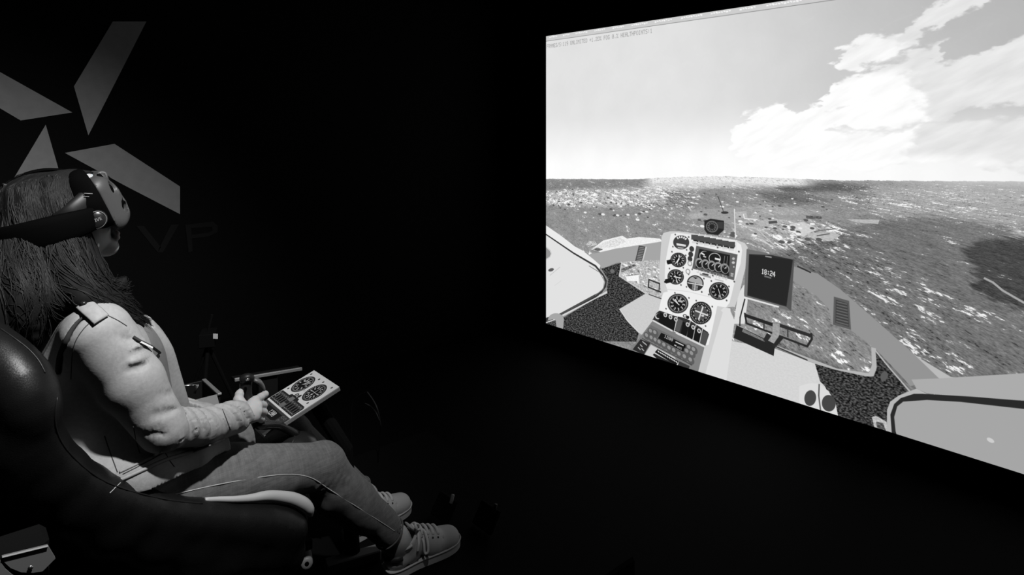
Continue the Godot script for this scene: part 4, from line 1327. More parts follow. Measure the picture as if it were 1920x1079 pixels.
	for i in 4:
		var k := wr_l + Vector3(0.028 - 0.019 * i, -0.02, -0.085 + 0.004 * i)
		kl.append(k)
		cl.append([k + Vector3(0.002, -0.018, -0.03), k + Vector3(0.003, -0.042, -0.028), k + Vector3(0.002, -0.05, -0.008)])
	fingers(f, wr_l + Vector3(0, -0.004, -0.01), kl, cl, [wr_l + Vector3(0.02, -0.008, -0.02), wr_l + Vector3(0.045, -0.02, -0.05), wr_l + Vector3(0.046, -0.036, -0.075), wr_l + Vector3(0.034, -0.046, -0.092)])
	part("body", f.mesh(org, lists), M.skin, t)
	person_jeans(t, hip_r, kn_r, an_r, hip_l, kn_l, an_l)
	person_jacket(t, sh_r, el_r, wr_r, sh_l, el_l, wr_l, neck)
	person_shoe(t, Vector3(-1.6731, 0.1795, -1.0116), Vector3(-1.6688, 0.1629, -1.2213))
	person_shoe(t, Vector3(-1.90, 0.165, -1.0), Vector3(-1.93, 0.165, -1.245))
	person_hair(t, head, neck)


func person_jeans(t: Node3D, hip_r: Vector3, kn_r: Vector3, an_r: Vector3, hip_l: Vector3, kn_l: Vector3, an_l: Vector3) -> void:
	var j := Node3D.new()
	j.name = "jeans"
	t.add_child(j)
	var f := Field.new(Vector3(-2.06, 0.24, -1.08), Vector3(-1.53, 0.80, -0.12), 0.0055)
	f.cap(Vector3(-1.87, 0.66, -0.32), Vector3(-1.69, 0.66, -0.32), 0.118, 0.118, 0.03)
	f.cap(Vector3(-1.78, 0.66, -0.31), Vector3(-1.78, 0.74, -0.29), 0.135, 0.125, 0.03, Vector3(0, 0, 0.3))
	for s in [[hip_r, kn_r, an_r], [hip_l, kn_l, an_l]]:
		f.chain([s[0], s[0].lerp(s[1], 0.5) + Vector3(0, 0.006, 0), s[1] + Vector3(0, 0.004, 0.0)], [0.092, 0.076, 0.0585], 0.02)
		f.cap(s[1], s[1].lerp(s[2], 0.45), 0.0585, 0.052, 0.015)
		f.cap(s[1].lerp(s[2], 0.45), s[2] + (s[1] - s[2]) * 0.05, 0.052, 0.045, 0.012)
		f.cap(s[1].lerp(s[2], 0.22) + Vector3(0, -0.016, 0.02), s[1].lerp(s[2], 0.55) + Vector3(0, -0.008, 0.01), 0.052, 0.046, 0.03)
		f.cap(s[1] + Vector3(0, 0.006, -0.012), s[1] + Vector3(0, -0.015, -0.02), 0.05, 0.048, 0.02)
		f.cut(s[2] + (s[1] - s[2]) * 0.10, (s[2] - s[1]).normalized(), 0.0, 0.11)
		# folds behind and around the knee
		for k in 5:
			var a: Vector3 = s[1].lerp(s[0], 0.06 - 0.05 * k) + Vector3(0.06, -0.02 + 0.004 * k, 0.0)
			f.fold([a + Vector3(-0.015, 0.03, -0.02), a, a + Vector3(-0.03, -0.045, 0.035)], 0.007, 0.0035)
		f.fold([s[1].lerp(s[0], 0.22) + Vector3(0.02, 0.075, 0), s[1].lerp(s[0], 0.2) + Vector3(0.065, 0.03, 0)], 0.008, 0.003)
	var n := FastNoiseLite.new()
	n.frequency = 9.0
	n.fractal_octaves = 2
	f.ripple(n, 0.004)
	for s in [[kn_r, an_r], [kn_l, an_l]]:      # the open hem
		f.cap(s[1] + (s[0] - s[1]) * 0.14, s[1] + (s[0] - s[1]) * 0.02, 0.038, 0.039, 0.002, Vector3.ZERO, true)
	part("cloth", f.mesh(org), M.denim, j, "faded denim")
	# side seam and hem of each leg
	for s in [[hip_r, kn_r, an_r], [hip_l, kn_l, an_l]]:
		var b := Build.new(org)
		b.smooth()
		var line := []
		for k in 25:
			var g := k / 24.0
			var p: Vector3 = s[0].lerp(s[1], g * 2.0) if g < 0.5 else s[1].lerp(s[2], g * 2.0 - 1.0)
			if k == 24:
				p = s[2].lerp(s[1], 0.11)
			line.append(f.meet(p, p + Vector3(1.0, -0.2, 0.0)))
		if s[0] == hip_r:
			line = []
			for p in curve([Vector3(-1.6359, 0.6232, -0.4092), Vector3(-1.6234, 0.6192, -0.4993), Vector3(-1.6198, 0.6024, -0.6096), Vector3(-1.6311, 0.5777, -0.6878), Vector3(-1.6432, 0.5421, -0.7499), Vector3(-1.6578, 0.4831, -0.809), Vector3(-1.6645, 0.3888, -0.9076), Vector3(-1.6654, 0.3176, -0.9824), Vector3(-1.6624, 0.2918, -1.0086)], 40):
				line.append(f.meet(p, Vector3(0, 1.45, 0)))
		for k in range(1, line.size() - 1):
			line[k] = (line[k - 1] + line[k] + line[k + 1]) / 3.0
		b.tube(curve(line, 70), 0.0013, 5)
		part("side_seam", b.done(), M.thread, j)
		b = Build.new(org)
		b.smooth()
		var ax: Vector3 = (s[1] - s[2]).normalized()
		var u := ax.cross(Vector3.RIGHT).normalized()
		var v := ax.cross(u)
		var ring := []
		for k in 28:
			var a := TAU * k / 28
			ring.append(s[2].lerp(s[1], 0.104) + (u * cos(a) + v * sin(a)) * 0.0455)
		b.tube(ring, 0.0025, 6, 1.0, Vector3.ZERO, true)
		part("hem", b.done(), M.denim, j)


func person_jacket(t: Node3D, sh_r: Vector3, el_r: Vector3, wr_r: Vector3, sh_l: Vector3, el_l: Vector3, wr_l: Vector3, neck: Vector3) -> void:
	# the shirt below the open jacket
	var f := Field.new(Vector3(-2.0, 0.66, -0.5), Vector3(-1.56, 1.12, -0.1), 0.007)
	f.cap(Vector3(-1.77, 0.70, -0.34), Vector3(-1.77, 0.88, -0.31), 0.122, 0.125, 0.04)
	f.cap(Vector3(-1.84, 0.94, -0.285), Vector3(-1.70, 0.94, -0.285), 0.105, 0.105, 0.05)
	f.cap(Vector3(-1.92, 1.0, -0.26), Vector3(-1.64, 1.0, -0.26), 0.055, 0.055, 0.04)
	f.cap(neck - Vector3(0, 0.02, 0), neck + Vector3(0, 0.01, 0), 0.062, 0.060, 0.03)
	for k in 4:
		f.fold([Vector3(-1.70, 0.95 - k * 0.05, -0.40), Vector3(-1.74, 0.90 - k * 0.05, -0.41), Vector3(-1.80, 0.80 - k * 0.03, -0.43)], 0.012, 0.006)
	part("shirt", f.mesh(org), M.shirt, t, "plain dark grey shirt")
	# the jacket
	var j := Node3D.new()
	j.name = "jacket"
	t.add_child(j)
	f = Field.new(Vector3(-2.14, 0.62, -0.66), Vector3(-1.44, 1.13, -0.08), 0.0044)
	f.cap(Vector3(-1.87, 0.68, -0.32), Vector3(-1.69, 0.68, -0.32), 0.140, 0.140, 0.03)
	f.cap(Vector3(-1.85, 0.80, -0.305), Vector3(-1.71, 0.80, -0.305), 0.130, 0.130, 0.05)
	f.cap(Vector3(-1.87, 0.93, -0.275), Vector3(-1.69, 0.93, -0.275), 0.118, 0.118, 0.05, Vector3(0, 0, 0.05))
	f.cap(sh_l + Vector3(0.04, 0, 0), sh_r - Vector3(0.04, 0, 0), 0.064, 0.064, 0.05)
	f.cap(neck + Vector3(0, -0.03, 0.005), neck + Vector3(0, 0.012, 0.012), 0.078, 0.072, 0.03)
	# the skirt stands out at the hip
	f.cap(Vector3(-1.630, 0.722, -0.18), Vector3(-1.608, 0.705, -0.33), 0.066, 0.080, 0.02)
	f.cap(Vector3(-1.615, 0.705, -0.33), Vector3(-1.65, 0.69, -0.44), 0.076, 0.060, 0.03)
	# flaps of the skirt lying forward on the thighs
	f.cap(Vector3(-1.70, 0.70, -0.36), Vector3(-1.705, 0.652, -0.545), 0.105, 0.062, 0.04)
	f.cap(Vector3(-1.87, 0.70, -0.36), Vector3(-1.88, 0.652, -0.545), 0.105, 0.062, 0.04)
	f.cut(Vector3(-1.6, 0.704, -0.31), Vector3(0, -1, 0.12).normalized(), 0.004)
	# open front: a wedge between the two panels
	for k in 3:
		f.cap(Vector3(-1.79, 0.62, -0.52), Vector3(-1.79, 0.94, -0.42), 0.085, 0.075, 0.006, Vector3.ZERO, true)
	f.cap(Vector3(-1.79, 0.94, -0.42), Vector3(-1.79, 1.10, -0.33), 0.07, 0.06, 0.008, Vector3.ZERO, true)
	f.cap(neck + Vector3(-0.003, -0.05, -0.01), neck + Vector3(-0.005, 0.12, 0.02), 0.055, 0.066, 0.004, Vector3.ZERO, true)
	f.cap(Vector3(-1.78, 0.60, -0.33), Vector3(-1.78, 0.72, -0.31), 0.13, 0.128, 0.004, Vector3.ZERO, true)
	# sleeves
	for s in [[sh_r, el_r, wr_r, 1.0], [sh_l, el_l, wr_l, -1.0]]:
		var e: Vector3 = s[1]
		f.chain([s[0], s[0].lerp(e, 0.5) + Vector3(0.004 * s[3], 0.002, 0), e], [0.066, 0.060, 0.046], 0.012)
		f.chain([e + Vector3(0, 0.002, 0), e.lerp(s[2], 0.5) + Vector3(0, -0.008, 0), s[2].lerp(e, 0.03)], [0.043, 0.038, 0.037], 0.010)
		f.cut(s[2].lerp(e, -0.04), (s[2] - e).normalized(), 0.003, 0.12)
		f.cap(s[2].lerp(e, 0.10), s[2].lerp(e, -0.3), 0.027, 0.030, 0.002, Vector3.ZERO, true)
	# creases: elbow, forearm rings, front of the upper arm, shoulder
	var fw := (wr_r - el_r)
	var side := fw.cross(Vector3.UP).normalized()
	for k in 6:
		var g: float = [0.20, 0.33, 0.44, 0.60, 0.76, 0.92][k]
		var c := el_r + fw * g + Vector3(0, -0.010 * (1.0 - absf(g - 0.5) * 2.0), 0)
		var r := lerpf(0.042, 0.037, g)
		var tilt: float = [0.10, 0.22, 0.12, 0.3, 0.42, 0.5][k]
		var ring := []
		for m in 9:
			var a := lerpf(-1.9, 1.9, m / 8.0)
			ring.append(c + (Vector3.UP * cos(a) - side * sin(a) * -1.0) * r + fw.normalized() * (a * 0.012 * tilt * 3.0))
		f.fold(ring, 0.010, [0.009, 0.007, 0.007, 0.006, 0.009, 0.008][k])
		f.fold(ring.map(func(q): return q - fw * 0.055), 0.008, [-0.006, -0.004, -0.004, -0.003, -0.005, -0.005][k])
	f.fold([Vector3(-1.5233, 0.8472, -0.3252), Vector3(-1.5071, 0.8461, -0.3589), Vector3(-1.5336, 0.8172, -0.4045)], 0.012, 0.008)
	f.fold([Vector3(-1.4958, 0.8657, -0.3415), Vector3(-1.4999, 0.8658, -0.3671), Vector3(-1.5381, 0.8513, -0.3993)], 0.011, -0.007)
	f.fold([Vector3(-1.5176, 0.8288, -0.3317), Vector3(-1.5035, 0.8242, -0.363), Vector3(-1.5359, 0.79, -0.4019)], 0.010, -0.004)
	f.fold([Vector3(-1.4961, 0.9016, -0.3563), Vector3(-1.5159, 0.8973, -0.3792), Vector3(-1.5396, 0.8888, -0.3976)], 0.012, -0.005)
	f.fold([Vector3(-1.5165, 0.9772, -0.3027), Vector3(-1.515, 0.9802, -0.3195), Vector3(-1.5578, 0.9762, -0.3465)], 0.010, 0.008)
	f.fold([Vector3(-1.5087, 0.9648, -0.2964), Vector3(-1.5121, 0.9651, -0.3228), Vector3(-1.5534, 0.9583, -0.3516)], 0.010, -0.005)
	f.fold([Vector3(-1.5178, 1.0414, -0.286), Vector3(-1.5292, 1.0256, -0.3033), Vector3(-1.5785, 0.9919, -0.323)], 0.012, -0.005)
	f.fold([Vector3(-1.5492, 1.0558, -0.2806), Vector3(-1.5533, 1.0346, -0.3061), Vector3(-1.5906, 1.0013, -0.3395)], 0.010, 0.007)
	f.fold([Vector3(-1.513, 1.0062, -0.3067), Vector3(-1.5248, 1.005, -0.3236), Vector3(-1.5846, 0.9967, -0.3464)], 0.009, 0.007)
	f.fold([Vector3(-1.518, 0.8172, -0.392), Vector3(-1.512, 0.7959, -0.3988), Vector3(-1.5303, 0.7788, -0.3931)], 0.010, 0.009)
	# flank and skirt
	f.fold([Vector3(-1.6669, 0.7582, -0.2524), Vector3(-1.6445, 0.7854, -0.278), Vector3(-1.6257, 0.7468, -0.2994)], 0.014, 0.008)
	f.fold([Vector3(-1.622, 0.7445, -0.3037), Vector3(-1.6108, 0.7604, -0.3165), Vector3(-1.6108, 0.7647, -0.3316)], 0.012, -0.012)
	f.fold([Vector3(-1.6145, 0.74, -0.3122), Vector3(-1.5846, 0.7491, -0.3464), Vector3(-1.5656, 0.7533, -0.3832)], 0.016, 0.008)
	f.fold([Vector3(-1.673, 0.9471, -0.2151), Vector3(-1.6671, 0.9695, -0.2219), Vector3(-1.6345, 0.983, -0.2287)], 0.010, 0.008)
	f.fold([Vector3(-1.6767, 0.9135, -0.2109), Vector3(-1.6671, 0.9359, -0.2219), Vector3(-1.6345, 0.9543, -0.2287)], 0.008, 0.008)
	# armhole seam, worked as a groove
	var hole := [Vector3(-1.6141, 1.0647, -0.2519), Vector3(-1.6037, 1.0594, -0.2335), Vector3(-1.6151, 1.0376, -0.2205), Vector3(-1.6357, 1.0072, -0.2122), Vector3(-1.6669, 0.9707, -0.2069), Vector3(-1.6938, 0.93, -0.2065)]
	for k in hole.size():
		hole[k] = f.meet(hole[k], Vector3(0, 1.45, 0))
	f.chain(curve(hole, 12), [0.006], 0.004, Vector3.ZERO, true)
	var n := FastNoiseLite.new()
	n.frequency = 7.0
	n.fractal_octaves = 2
	f.ripple(n, 0.003)
	part("leather", f.mesh(org), M.jacket, j, "pale smooth jacket leather")
	# the far front panel, hanging open, with its dark zip edge
	var rows := []
	var edge := curve([Vector3(-1.7548, 0.9811, -0.3949), Vector3(-1.761, 0.9546, -0.4182), Vector3(-1.7676, 0.9135, -0.441), Vector3(-1.7836, 0.8499, -0.4606), Vector3(-1.7956, 0.792, -0.4773), Vector3(-1.8137, 0.7321, -0.4946), Vector3(-1.8395, 0.6643, -0.5106)], 16)
	for q in edge:
		var back := Vector3(-1.955, q.y - 0.004, q.z * 0.6 - 0.13)
		var mid: Vector3 = q.lerp(back, 0.5) + Vector3(-0.01, 0, -0.030)
		rows.append(curve([q + Vector3(0.022, 0, 0.032), q + Vector3(0.012, 0, 0.004), q + Vector3(-0.012, 0, -0.008), mid, back], 14))
	var b2 := Build.new(org)
	b2.smooth()
	b2.sheet(rows, 0.006)
	part("front_panel", b2.done(), M.jacket, j)
	b2 = Build.new(org)
	b2.smooth()
	var tape := []
	for q in edge:
		tape.append(q + Vector3(0.024, 0, 0.034))
	b2.tube(tape, 0.006, 6)
	part("zip", b2.done(), M.seam, j)
	# seams, piping, epaulette, pocket zip
	var eye := Vector3(0, 1.45, 0)
	var seams := [
		[Vector3(-1.585, 1.0594, -0.2548), Vector3(-1.5627, 1.051, -0.2348), Vector3(-1.5621, 1.0287, -0.2203), Vector3(-1.5781, 0.9999, -0.2172), Vector3(-1.5914, 0.9687, -0.2172), Vector3(-1.6158, 0.9376, -0.2196)],
		[Vector3(-1.5894, 1.0625, -0.2802), Vector3(-1.5749, 1.0515, -0.2968), Vector3(-1.5859, 1.0345, -0.3145)],
		[Vector3(-1.7343, 0.9513, -0.1755), Vector3(-1.7351, 0.9854, -0.1746), Vector3(-1.7084, 1.0255, -0.1747), Vector3(-1.6709, 1.0757, -0.1872)],
		[Vector3(-1.6145, 0.7127, -0.3122), Vector3(-1.5906, 0.7309, -0.3395), Vector3(-1.5686, 0.7533, -0.3798)],
		[Vector3(-1.619, 0.7173, -0.3071), Vector3(-1.595, 0.7343, -0.3344), Vector3(-1.5708, 0.7567, -0.3772)],
		[Vector3(-1.64, 0.7945, -0.2831), Vector3(-1.6332, 0.7639, -0.2908), Vector3(-1.622, 0.7173, -0.3037)],
		[Vector3(-1.5656, 0.7533, -0.3832), Vector3(-1.5595, 0.7373, -0.3901), Vector3(-1.5527, 0.7236, -0.3979)],
		[Vector3(-1.6108, 0.8105, -0.3316), Vector3(-1.6063, 0.7762, -0.3368), Vector3(-1.6018, 0.7533, -0.3419)],
		[Vector3(-1.6406, 0.7839, -0.5251), Vector3(-1.6245, 0.7667, -0.5284), Vector3(-1.6075, 0.7449, -0.5326)]]
	for k in seams.size():
		var b := Build.new(org)
		b.smooth()
		var line := []
		for p in curve(seams[k], 18):
			line.append(f.meet(p, eye))
		b.tube(line, 0.0010 if k != 4 else 0.003, 6)
		part("seam", b.done(), M.jacket if k == 4 else M.seam, j)
	var b := Build.new(org)
	b.smooth()
	b.tube(curve(hole, 20), _spread([0.001, 0.003, 0.0045, 0.006, 0.006, 0.004], 20), 8)
	part("armhole_gusset", b.done(), M.seam, j)
	b = Build.new(org)
	b.smooth()
	var hem := []
	for p in curve([Vector3(-1.6519, 0.6809, -0.2695), Vector3(-1.6145, 0.7025, -0.3122), Vector3(-1.6069, 0.7127, -0.3512), Vector3(-1.6094, 0.7185, -0.3939), Vector3(-1.624, 0.7131, -0.4531), Vector3(-1.6381, 0.7131, -0.528)], 30):
		hem.append(f.meet(p, eye, 0.001))
	b.tube(hem, 0.004, 6)
	part("hem", b.done(), M.jacket, j)
	b = Build.new(org)
	b.smooth()
	var ep := []
	for p in curve([Vector3(-1.6258, 1.0912, -0.2386), Vector3(-1.6039, 1.0806, -0.2484), Vector3(-1.5763, 1.0717, -0.2571), Vector3(-1.5692, 1.0608, -0.2653)], 9):
		ep.append(f.meet(p, eye, 0.004))
	var nrm := f.slope(ep[4])
	b.tube(ep, 0.0165, 10, 0.26, nrm)
	part("epaulette", b.done(), M.jacket, j)
	b = Build.new(org)
	b.smooth()
	var bp: Vector3 = f.meet(Vector3(-1.617, 1.0892, -0.2411), eye, 0.011)
	b.lathe(bp, f.slope(bp), [Vector2(0.0, 0.004), Vector2(0.004, 0.0035), Vector2(0.006, 0.001), Vector2(0.006, -0.004)], 14)
	part("press_stud", b.done(), M.black_gloss, j)
	b = Build.new(org)
	var z0: Vector3 = f.meet(Vector3(-1.6346, 0.984, -0.35), eye, 0.007)
	var z1: Vector3 = f.meet(Vector3(-1.662, 0.958, -0.3794), eye, 0.007)
	b.tube([z0, z0.lerp(z1, 0.5), z1], 0.0045, 6, 0.5, f.slope(z0))
	part("zip_pull", b.done(), M.bright_metal, j, "shiny metal zip pull")
	b = Build.new(org)
	var z2: Vector3 = f.meet(Vector3(-1.6221, 0.9996, -0.3339), eye, 0.001)
	b.tube([z2, z0, z1, f.meet(Vector3(-1.6721, 0.9381, -0.3982), eye, 0.001)], 0.003, 6)
	part("zip", b.done(), M.seam, j)


func person_shoe(t: Node3D, heel: Vector3, toe: Vector3) -> void:
	heel.y = 0.166
	toe.y = 0.166
	var s := Node3D.new()
	s.name = "sneaker"
	t.add_child(s, true)
	var ln := 0.255
	var fwd := (toe - heel).normalized()
	s.basis = Basis(Vector3.UP.cross(-fwd).normalized(), Vector3.UP, -fwd)
	s.position = heel - org - fwd * 0.024
	# own axes: heel at the origin, toe along -z, y up
	var keep := org
	org = Vector3.ZERO
	var f := Field.new(Vector3(-0.06, -0.01, -0.28), Vector3(0.06, 0.125, 0.03), 0.0032)
	f.cap(Vector3(0, 0.040, -0.032), Vector3(0, 0.045, -0.07), 0.033, 0.036, 0.012)
	f.cap(Vector3(0, 0.045, -0.035), Vector3(0, 0.075, -0.04), 0.033, 0.036, 0.012)
	f.cap(Vector3(0, 0.08, -0.07), Vector3(0, 0.050, -0.145), 0.035, 0.035, 0.02)
	f.cap(Vector3(0.004, 0.036, -0.15), Vector3(0.0, 0.031, -0.212), 0.039, 0.033, 0.015, Vector3(0, 0.12, 0))
	f.cap(Vector3(-0.012, 0.03, -0.19), Vector3(0.008, 0.03, -0.205), 0.033, 0.033, 0.015, Vector3(0, 0.15, 0))
	f.cut(Vector3(0, 0.016, 0), Vector3.DOWN)
	f.cut(Vector3(0, 0.083, -0.03), Vector3(0, 1, 0.28).normalized(), 0.006)
	f.cap(Vector3(0, 0.03, -0.05), Vector3(0.0, 0.14, -0.055), 0.028, 0.034, 0.006, Vector3.ZERO, true)
	f.cap(Vector3(0, 0.10, -0.075), Vector3(0.0, 0.085, -0.13), 0.018, 0.012, 0.006, Vector3.ZERO, true)
	f.fold([Vector3(0.04, 0.03, -0.16), Vector3(0.03, 0.055, -0.175), Vector3(-0.02, 0.06, -0.175)], 0.004, -0.0025)
	part("upper", f.mesh(org), M.canvas_white, s)
	# sole: an outline with rounded ends, in two layers
	var outline := PackedVector2Array()
	for p in curve([Vector3(-0.024, 0, 0.0), Vector3(0, 0, 0.004), Vector3(0.026, 0, 0.0), Vector3(0.036, 0, -0.03), Vector3(0.035, 0, -0.09), Vector3(0.042, 0, -0.15), Vector3(0.044, 0, -0.19), Vector3(0.036, 0, -0.225), Vector3(0.014, 0, -0.25), Vector3(-0.012, 0, -0.252), Vector3(-0.036, 0, -0.228), Vector3(-0.044, 0, -0.19), Vector3(-0.040, 0, -0.14), Vector3(-0.034, 0, -0.08), Vector3(-0.034, 0, -0.03), Vector3(-0.024, 0, 0.0)], 46):
		outline.append(Vector2(p.x, -p.z))
	outline.remove_at(45)
	var b := Build.new(org)
	b.prism(Vector3(0, 0, 0), Vector3(1, 0, 0), Vector3(0, 0, -1), Vector3(0, 0.021, 0), outline)
	part("sole", b.done(), M.rubber, s)
	b = Build.new(org)
	b.smooth()
	var rim := []
	for q in outline:
		rim.append(Vector3(q.x, 0.022, -q.y))
	b.tube(rim, 0.0026, 6, 1.0, Vector3.ZERO, true)
	part("welt", b.done(), M.rubber, s)
	b = Build.new(org)
	b.smooth()
	var col := []
	for k in 25:
		var a := lerpf(-0.42, TAU + 0.42 - PI * 0.0, k / 24.0) * 0.72 - 0.1
		col.append(f.onto(Vector3(0.038 * sin(lerpf(-2.6, 2.6, k / 24.0)), 0.076 + 0.006 * absf(k - 12) / 12.0, -0.045 + 0.04 * cos(lerpf(-2.6, 2.6, k / 24.0))), 0.001))
	b.tube(col, 0.0045, 6)
	part("collar", b.done(), M.canvas_white, s)
	b = Build.new(org)
	b.smooth()
	var tab := []
	for k in 9:
		var a := lerpf(-1.5, 1.5, k / 8.0)
		tab.append(f.onto(Vector3(0.04 * sin(a), 0.058, -0.035 + 0.045 * cos(a)), 0.001))
	b.tube(tab, 0.009, 8, 1.0)
	part("heel_tab", b.done(), M.dark_heel, s, "dark heel tab")
	b = Build.new(org)
	b.smooth()
	b.tube(curve([Vector3(0, 0.062, -0.15), Vector3(0, 0.083, -0.115), Vector3(0, 0.105, -0.085), Vector3(0, 0.121, -0.072)], 9), [0.018, 0.02, 0.021, 0.022, 0.022, 0.022, 0.022, 0.021, 0.018], 10, 0.2, Vector3(0, 0.7, 0.7))
	part("tongue", b.done(), M.canvas_white, s)
	for k in 5:
		var g := k / 4.0
		var zl := lerpf(-0.088, -0.160, g)
		var l := f.meet(Vector3(0.026, 0.02, zl), Vector3(0.026, 1.0, zl), 0.002)
		var r := f.meet(Vector3(-0.026, 0.02, zl - 0.006), Vector3(-0.026, 1.0, zl - 0.006), 0.002)
		var m := f.meet(Vector3(0.014, 0.02, zl - 0.003), Vector3(0.014, 1.0, zl - 0.003), 0.004)
		m.x = 0.0
		m.y = maxf(m.y, maxf(l.y, r.y) + 0.006) + 0.002
		b = Build.new(org)
		b.smooth()
		b.tube(curve([l - Vector3(0, 0.004, 0), l.lerp(m, 0.4) + Vector3(0, 0.004, 0), m, r.lerp(m, 0.4) + Vector3(0, 0.004, 0), r - Vector3(0, 0.004, 0)], 11), 0.0046, 6, 0.6, Vector3.UP)
		part("lace", b.done(), M.lace, s)
		for q in [l, r]:
			b = Build.new(org)
			b.smooth()
			var nn := f.slope(q)
			var c := f.onto(q + Vector3(signf(q.x) * 0.006, -0.008, 0.004), 0.0005)
			b.lathe(c, f.slope(c), [Vector2(0.0, 0.001), Vector2(0.0028, 0.001), Vector2(0.0028, -0.002)], 10)
			part("eyelet", b.done(), M.dark_heel, s)
	# bow: two loops and two ends
	var k0 := Vector3(0.004, 0.098, -0.108)
	for q in [
		[k0, k0 + Vector3(0.012, 0.022, 0.012), k0 + Vector3(0.02, 0.030, 0.026), k0 + Vector3(0.026, 0.018, 0.024), k0 + Vector3(0.012, 0.006, 0.008), k0],
		[k0, k0 + Vector3(0.022, 0.0, -0.004), k0 + Vector3(0.042, -0.022, -0.002), k0 + Vector3(0.050, -0.045, 0.002), k0 + Vector3(0.046, -0.046, 0.010), k0 + Vector3(0.036, -0.02, 0.008), k0],
		[k0, k0 + Vector3(-0.02, 0.008, 0.004), k0 + Vector3(-0.040, -0.010, 0.008), k0 + Vector3(-0.044, -0.03, 0.012)],
		[k0, k0 + Vector3(0.020, 0.004, 0.016), k0 + Vector3(0.038, -0.016, 0.026), k0 + Vector3(0.040, -0.036, 0.030)]]:
		b = Build.new(org)
		b.smooth()
		b.tube(curve(q, 22), 0.0038, 6, 0.6, Vector3(0.5, 0.6, 0.3))
		part("lace", b.done(), M.lace, s)
	org = keep


func person_hair(t: Node3D, head: Vector3, neck: Vector3) -> void:
	var h := Node3D.new()
	h.name = "hair"
	t.add_child(h)
	# guide locks, each from the crown down
	var guides := [
		[Vector3(-1.7418, 1.3398, -0.167), Vector3(-1.704, 1.2495, -0.1798), Vector3(-1.6815, 1.1976, -0.1902), Vector3(-1.6549, 1.142, -0.2054), Vector3(-1.6046, 1.0938, -0.2476), Vector3(-1.6205, 1.0535, -0.3054), Vector3(-1.6738, 1.0048, -0.3659)],
		[Vector3(-1.7352, 1.3459, -0.1896), Vector3(-1.6909, 1.2481, -0.2099), Vector3(-1.6693, 1.1879, -0.2194), Vector3(-1.6545, 1.1319, -0.2362), Vector3(-1.6445, 1.0933, -0.278), Vector3(-1.6667, 1.0513, -0.3285), Vector3(-1.7136, 1.0003, -0.3812)],
		[Vector3(-1.7442, 1.3468, -0.2097), Vector3(-1.6856, 1.2467, -0.231), Vector3(-1.6759, 1.1842, -0.2421), Vector3(-1.6866, 1.1286, -0.2603), Vector3(-1.6908, 1.0949, -0.2859), Vector3(-1.702, 1.0936, -0.3186), Vector3(-1.7015, 1.1128, -0.3343)],
		[Vector3(-1.7527, 1.343, -0.2303), Vector3(-1.6919, 1.2438, -0.2542), Vector3(-1.7108, 1.1825, -0.263), Vector3(-1.714, 1.1337, -0.2745), Vector3(-1.7331, 1.0912, -0.2982), Vector3(-1.755, 1.0385, -0.3339), Vector3(-1.7698, 0.9962, -0.3778)],
		[Vector3(-1.7444, 1.3327, -0.1488), Vector3(-1.7036, 1.2524, -0.1498), Vector3(-1.6891, 1.199, -0.1512), Vector3(-1.6696, 1.1464, -0.1583), Vector3(-1.6346, 1.1055, -0.1831), Vector3(-1.6345, 1.0846, -0.2287), Vector3(-1.6485, 1.0565, -0.2886)],
		[Vector3(-1.7593, 1.3248, -0.1318), Vector3(-1.7108, 1.2538, -0.1265), Vector3(-1.6808, 1.2027, -0.1303), Vector3(-1.6507, 1.1509, -0.1495), Vector3(-1.63, 1.1106, -0.158), Vector3(-1.6272, 1.0574, -0.1612), Vector3(-1.6328, 1.0148, -0.1548)],
		[Vector3(-1.783, 1.3148, -0.12), Vector3(-1.7274, 1.2429, -0.1075), Vector3(-1.6861, 1.1938, -0.1092), Vector3(-1.6414, 1.1343, -0.1298), Vector3(-1.6207, 1.0947, -0.1383), Vector3(-1.6276, 1.0528, -0.1304), Vector3(-1.6574, 1.0287, -0.1115)],
		[Vector3(-1.8195, 1.3014, -0.1087), Vector3(-1.7546, 1.2303, -0.0917), Vector3(-1.691, 1.1744, -0.0884), Vector3(-1.646, 1.1182, -0.0942), Vector3(-1.6357, 1.0766, -0.1059), Vector3(-1.6289, 1.035, -0.1137), Vector3(-1.6483, 1.0109, -0.1067)],
		[Vector3(-1.8636, 1.3312, -0.1493), Vector3(-1.8874, 1.2592, -0.1222), Vector3(-1.8397, 1.1844, -0.1007), Vector3(-1.7942, 1.1103, -0.1071), Vector3(-1.7394, 1.0703, -0.1393), Vector3(-1.7, 1.0316, -0.1539), Vector3(-1.6825, 0.9941, -0.1435)]]
	var crown := 0
	for g in guides:
		g[0] = g[0].lerp(head, 0.10)
		g[1] = g[1].lerp(Vector3(head.x, g[1].y, head.z), 0.16)
		g[2] = g[2].lerp(Vector3(head.x, g[2].y, head.z), 0.12)
		g.push_front(head + Vector3(0.004, 0.082, [-0.02, -0.035, -0.05, -0.06, 0.0, 0.02, 0.04, 0.06, 0.07][crown]))
		crown += 1
	var f := Field.new(head + Vector3(-0.16, -0.36, -0.26), head + Vector3(0.22, 0.13, 0.18), 0.006)
	f.cap(head + Vector3(0, 0.008, 0.03), head + Vector3(0, 0.016, -0.022), 0.083, 0.080, 0.02)
	f.cap(head + Vector3(0, -0.05, 0.06), head + Vector3(0, 0.0, 0.045), 0.075, 0.085, 0.03)
	f.cap(head + Vector3(0.0, -0.16, 0.03), head + Vector3(0, -0.06, 0.05), 0.072, 0.08, 0.03)
	for g in guides:
		var c := curve(g, 14)
		var r := []
		for k in 14:
			r.append([0.005, 0.008, 0.010, 0.010, 0.012, 0.018, 0.023, 0.026, 0.025, 0.023, 0.020, 0.016, 0.010, 0.004][k])
		f.chain(c, r, 0.012)
	f.cap(head + Vector3(0, -0.04, -0.12), head + Vector3(0, -0.11, -0.13), 0.066, 0.06, 0.01, Vector3.ZERO, true)
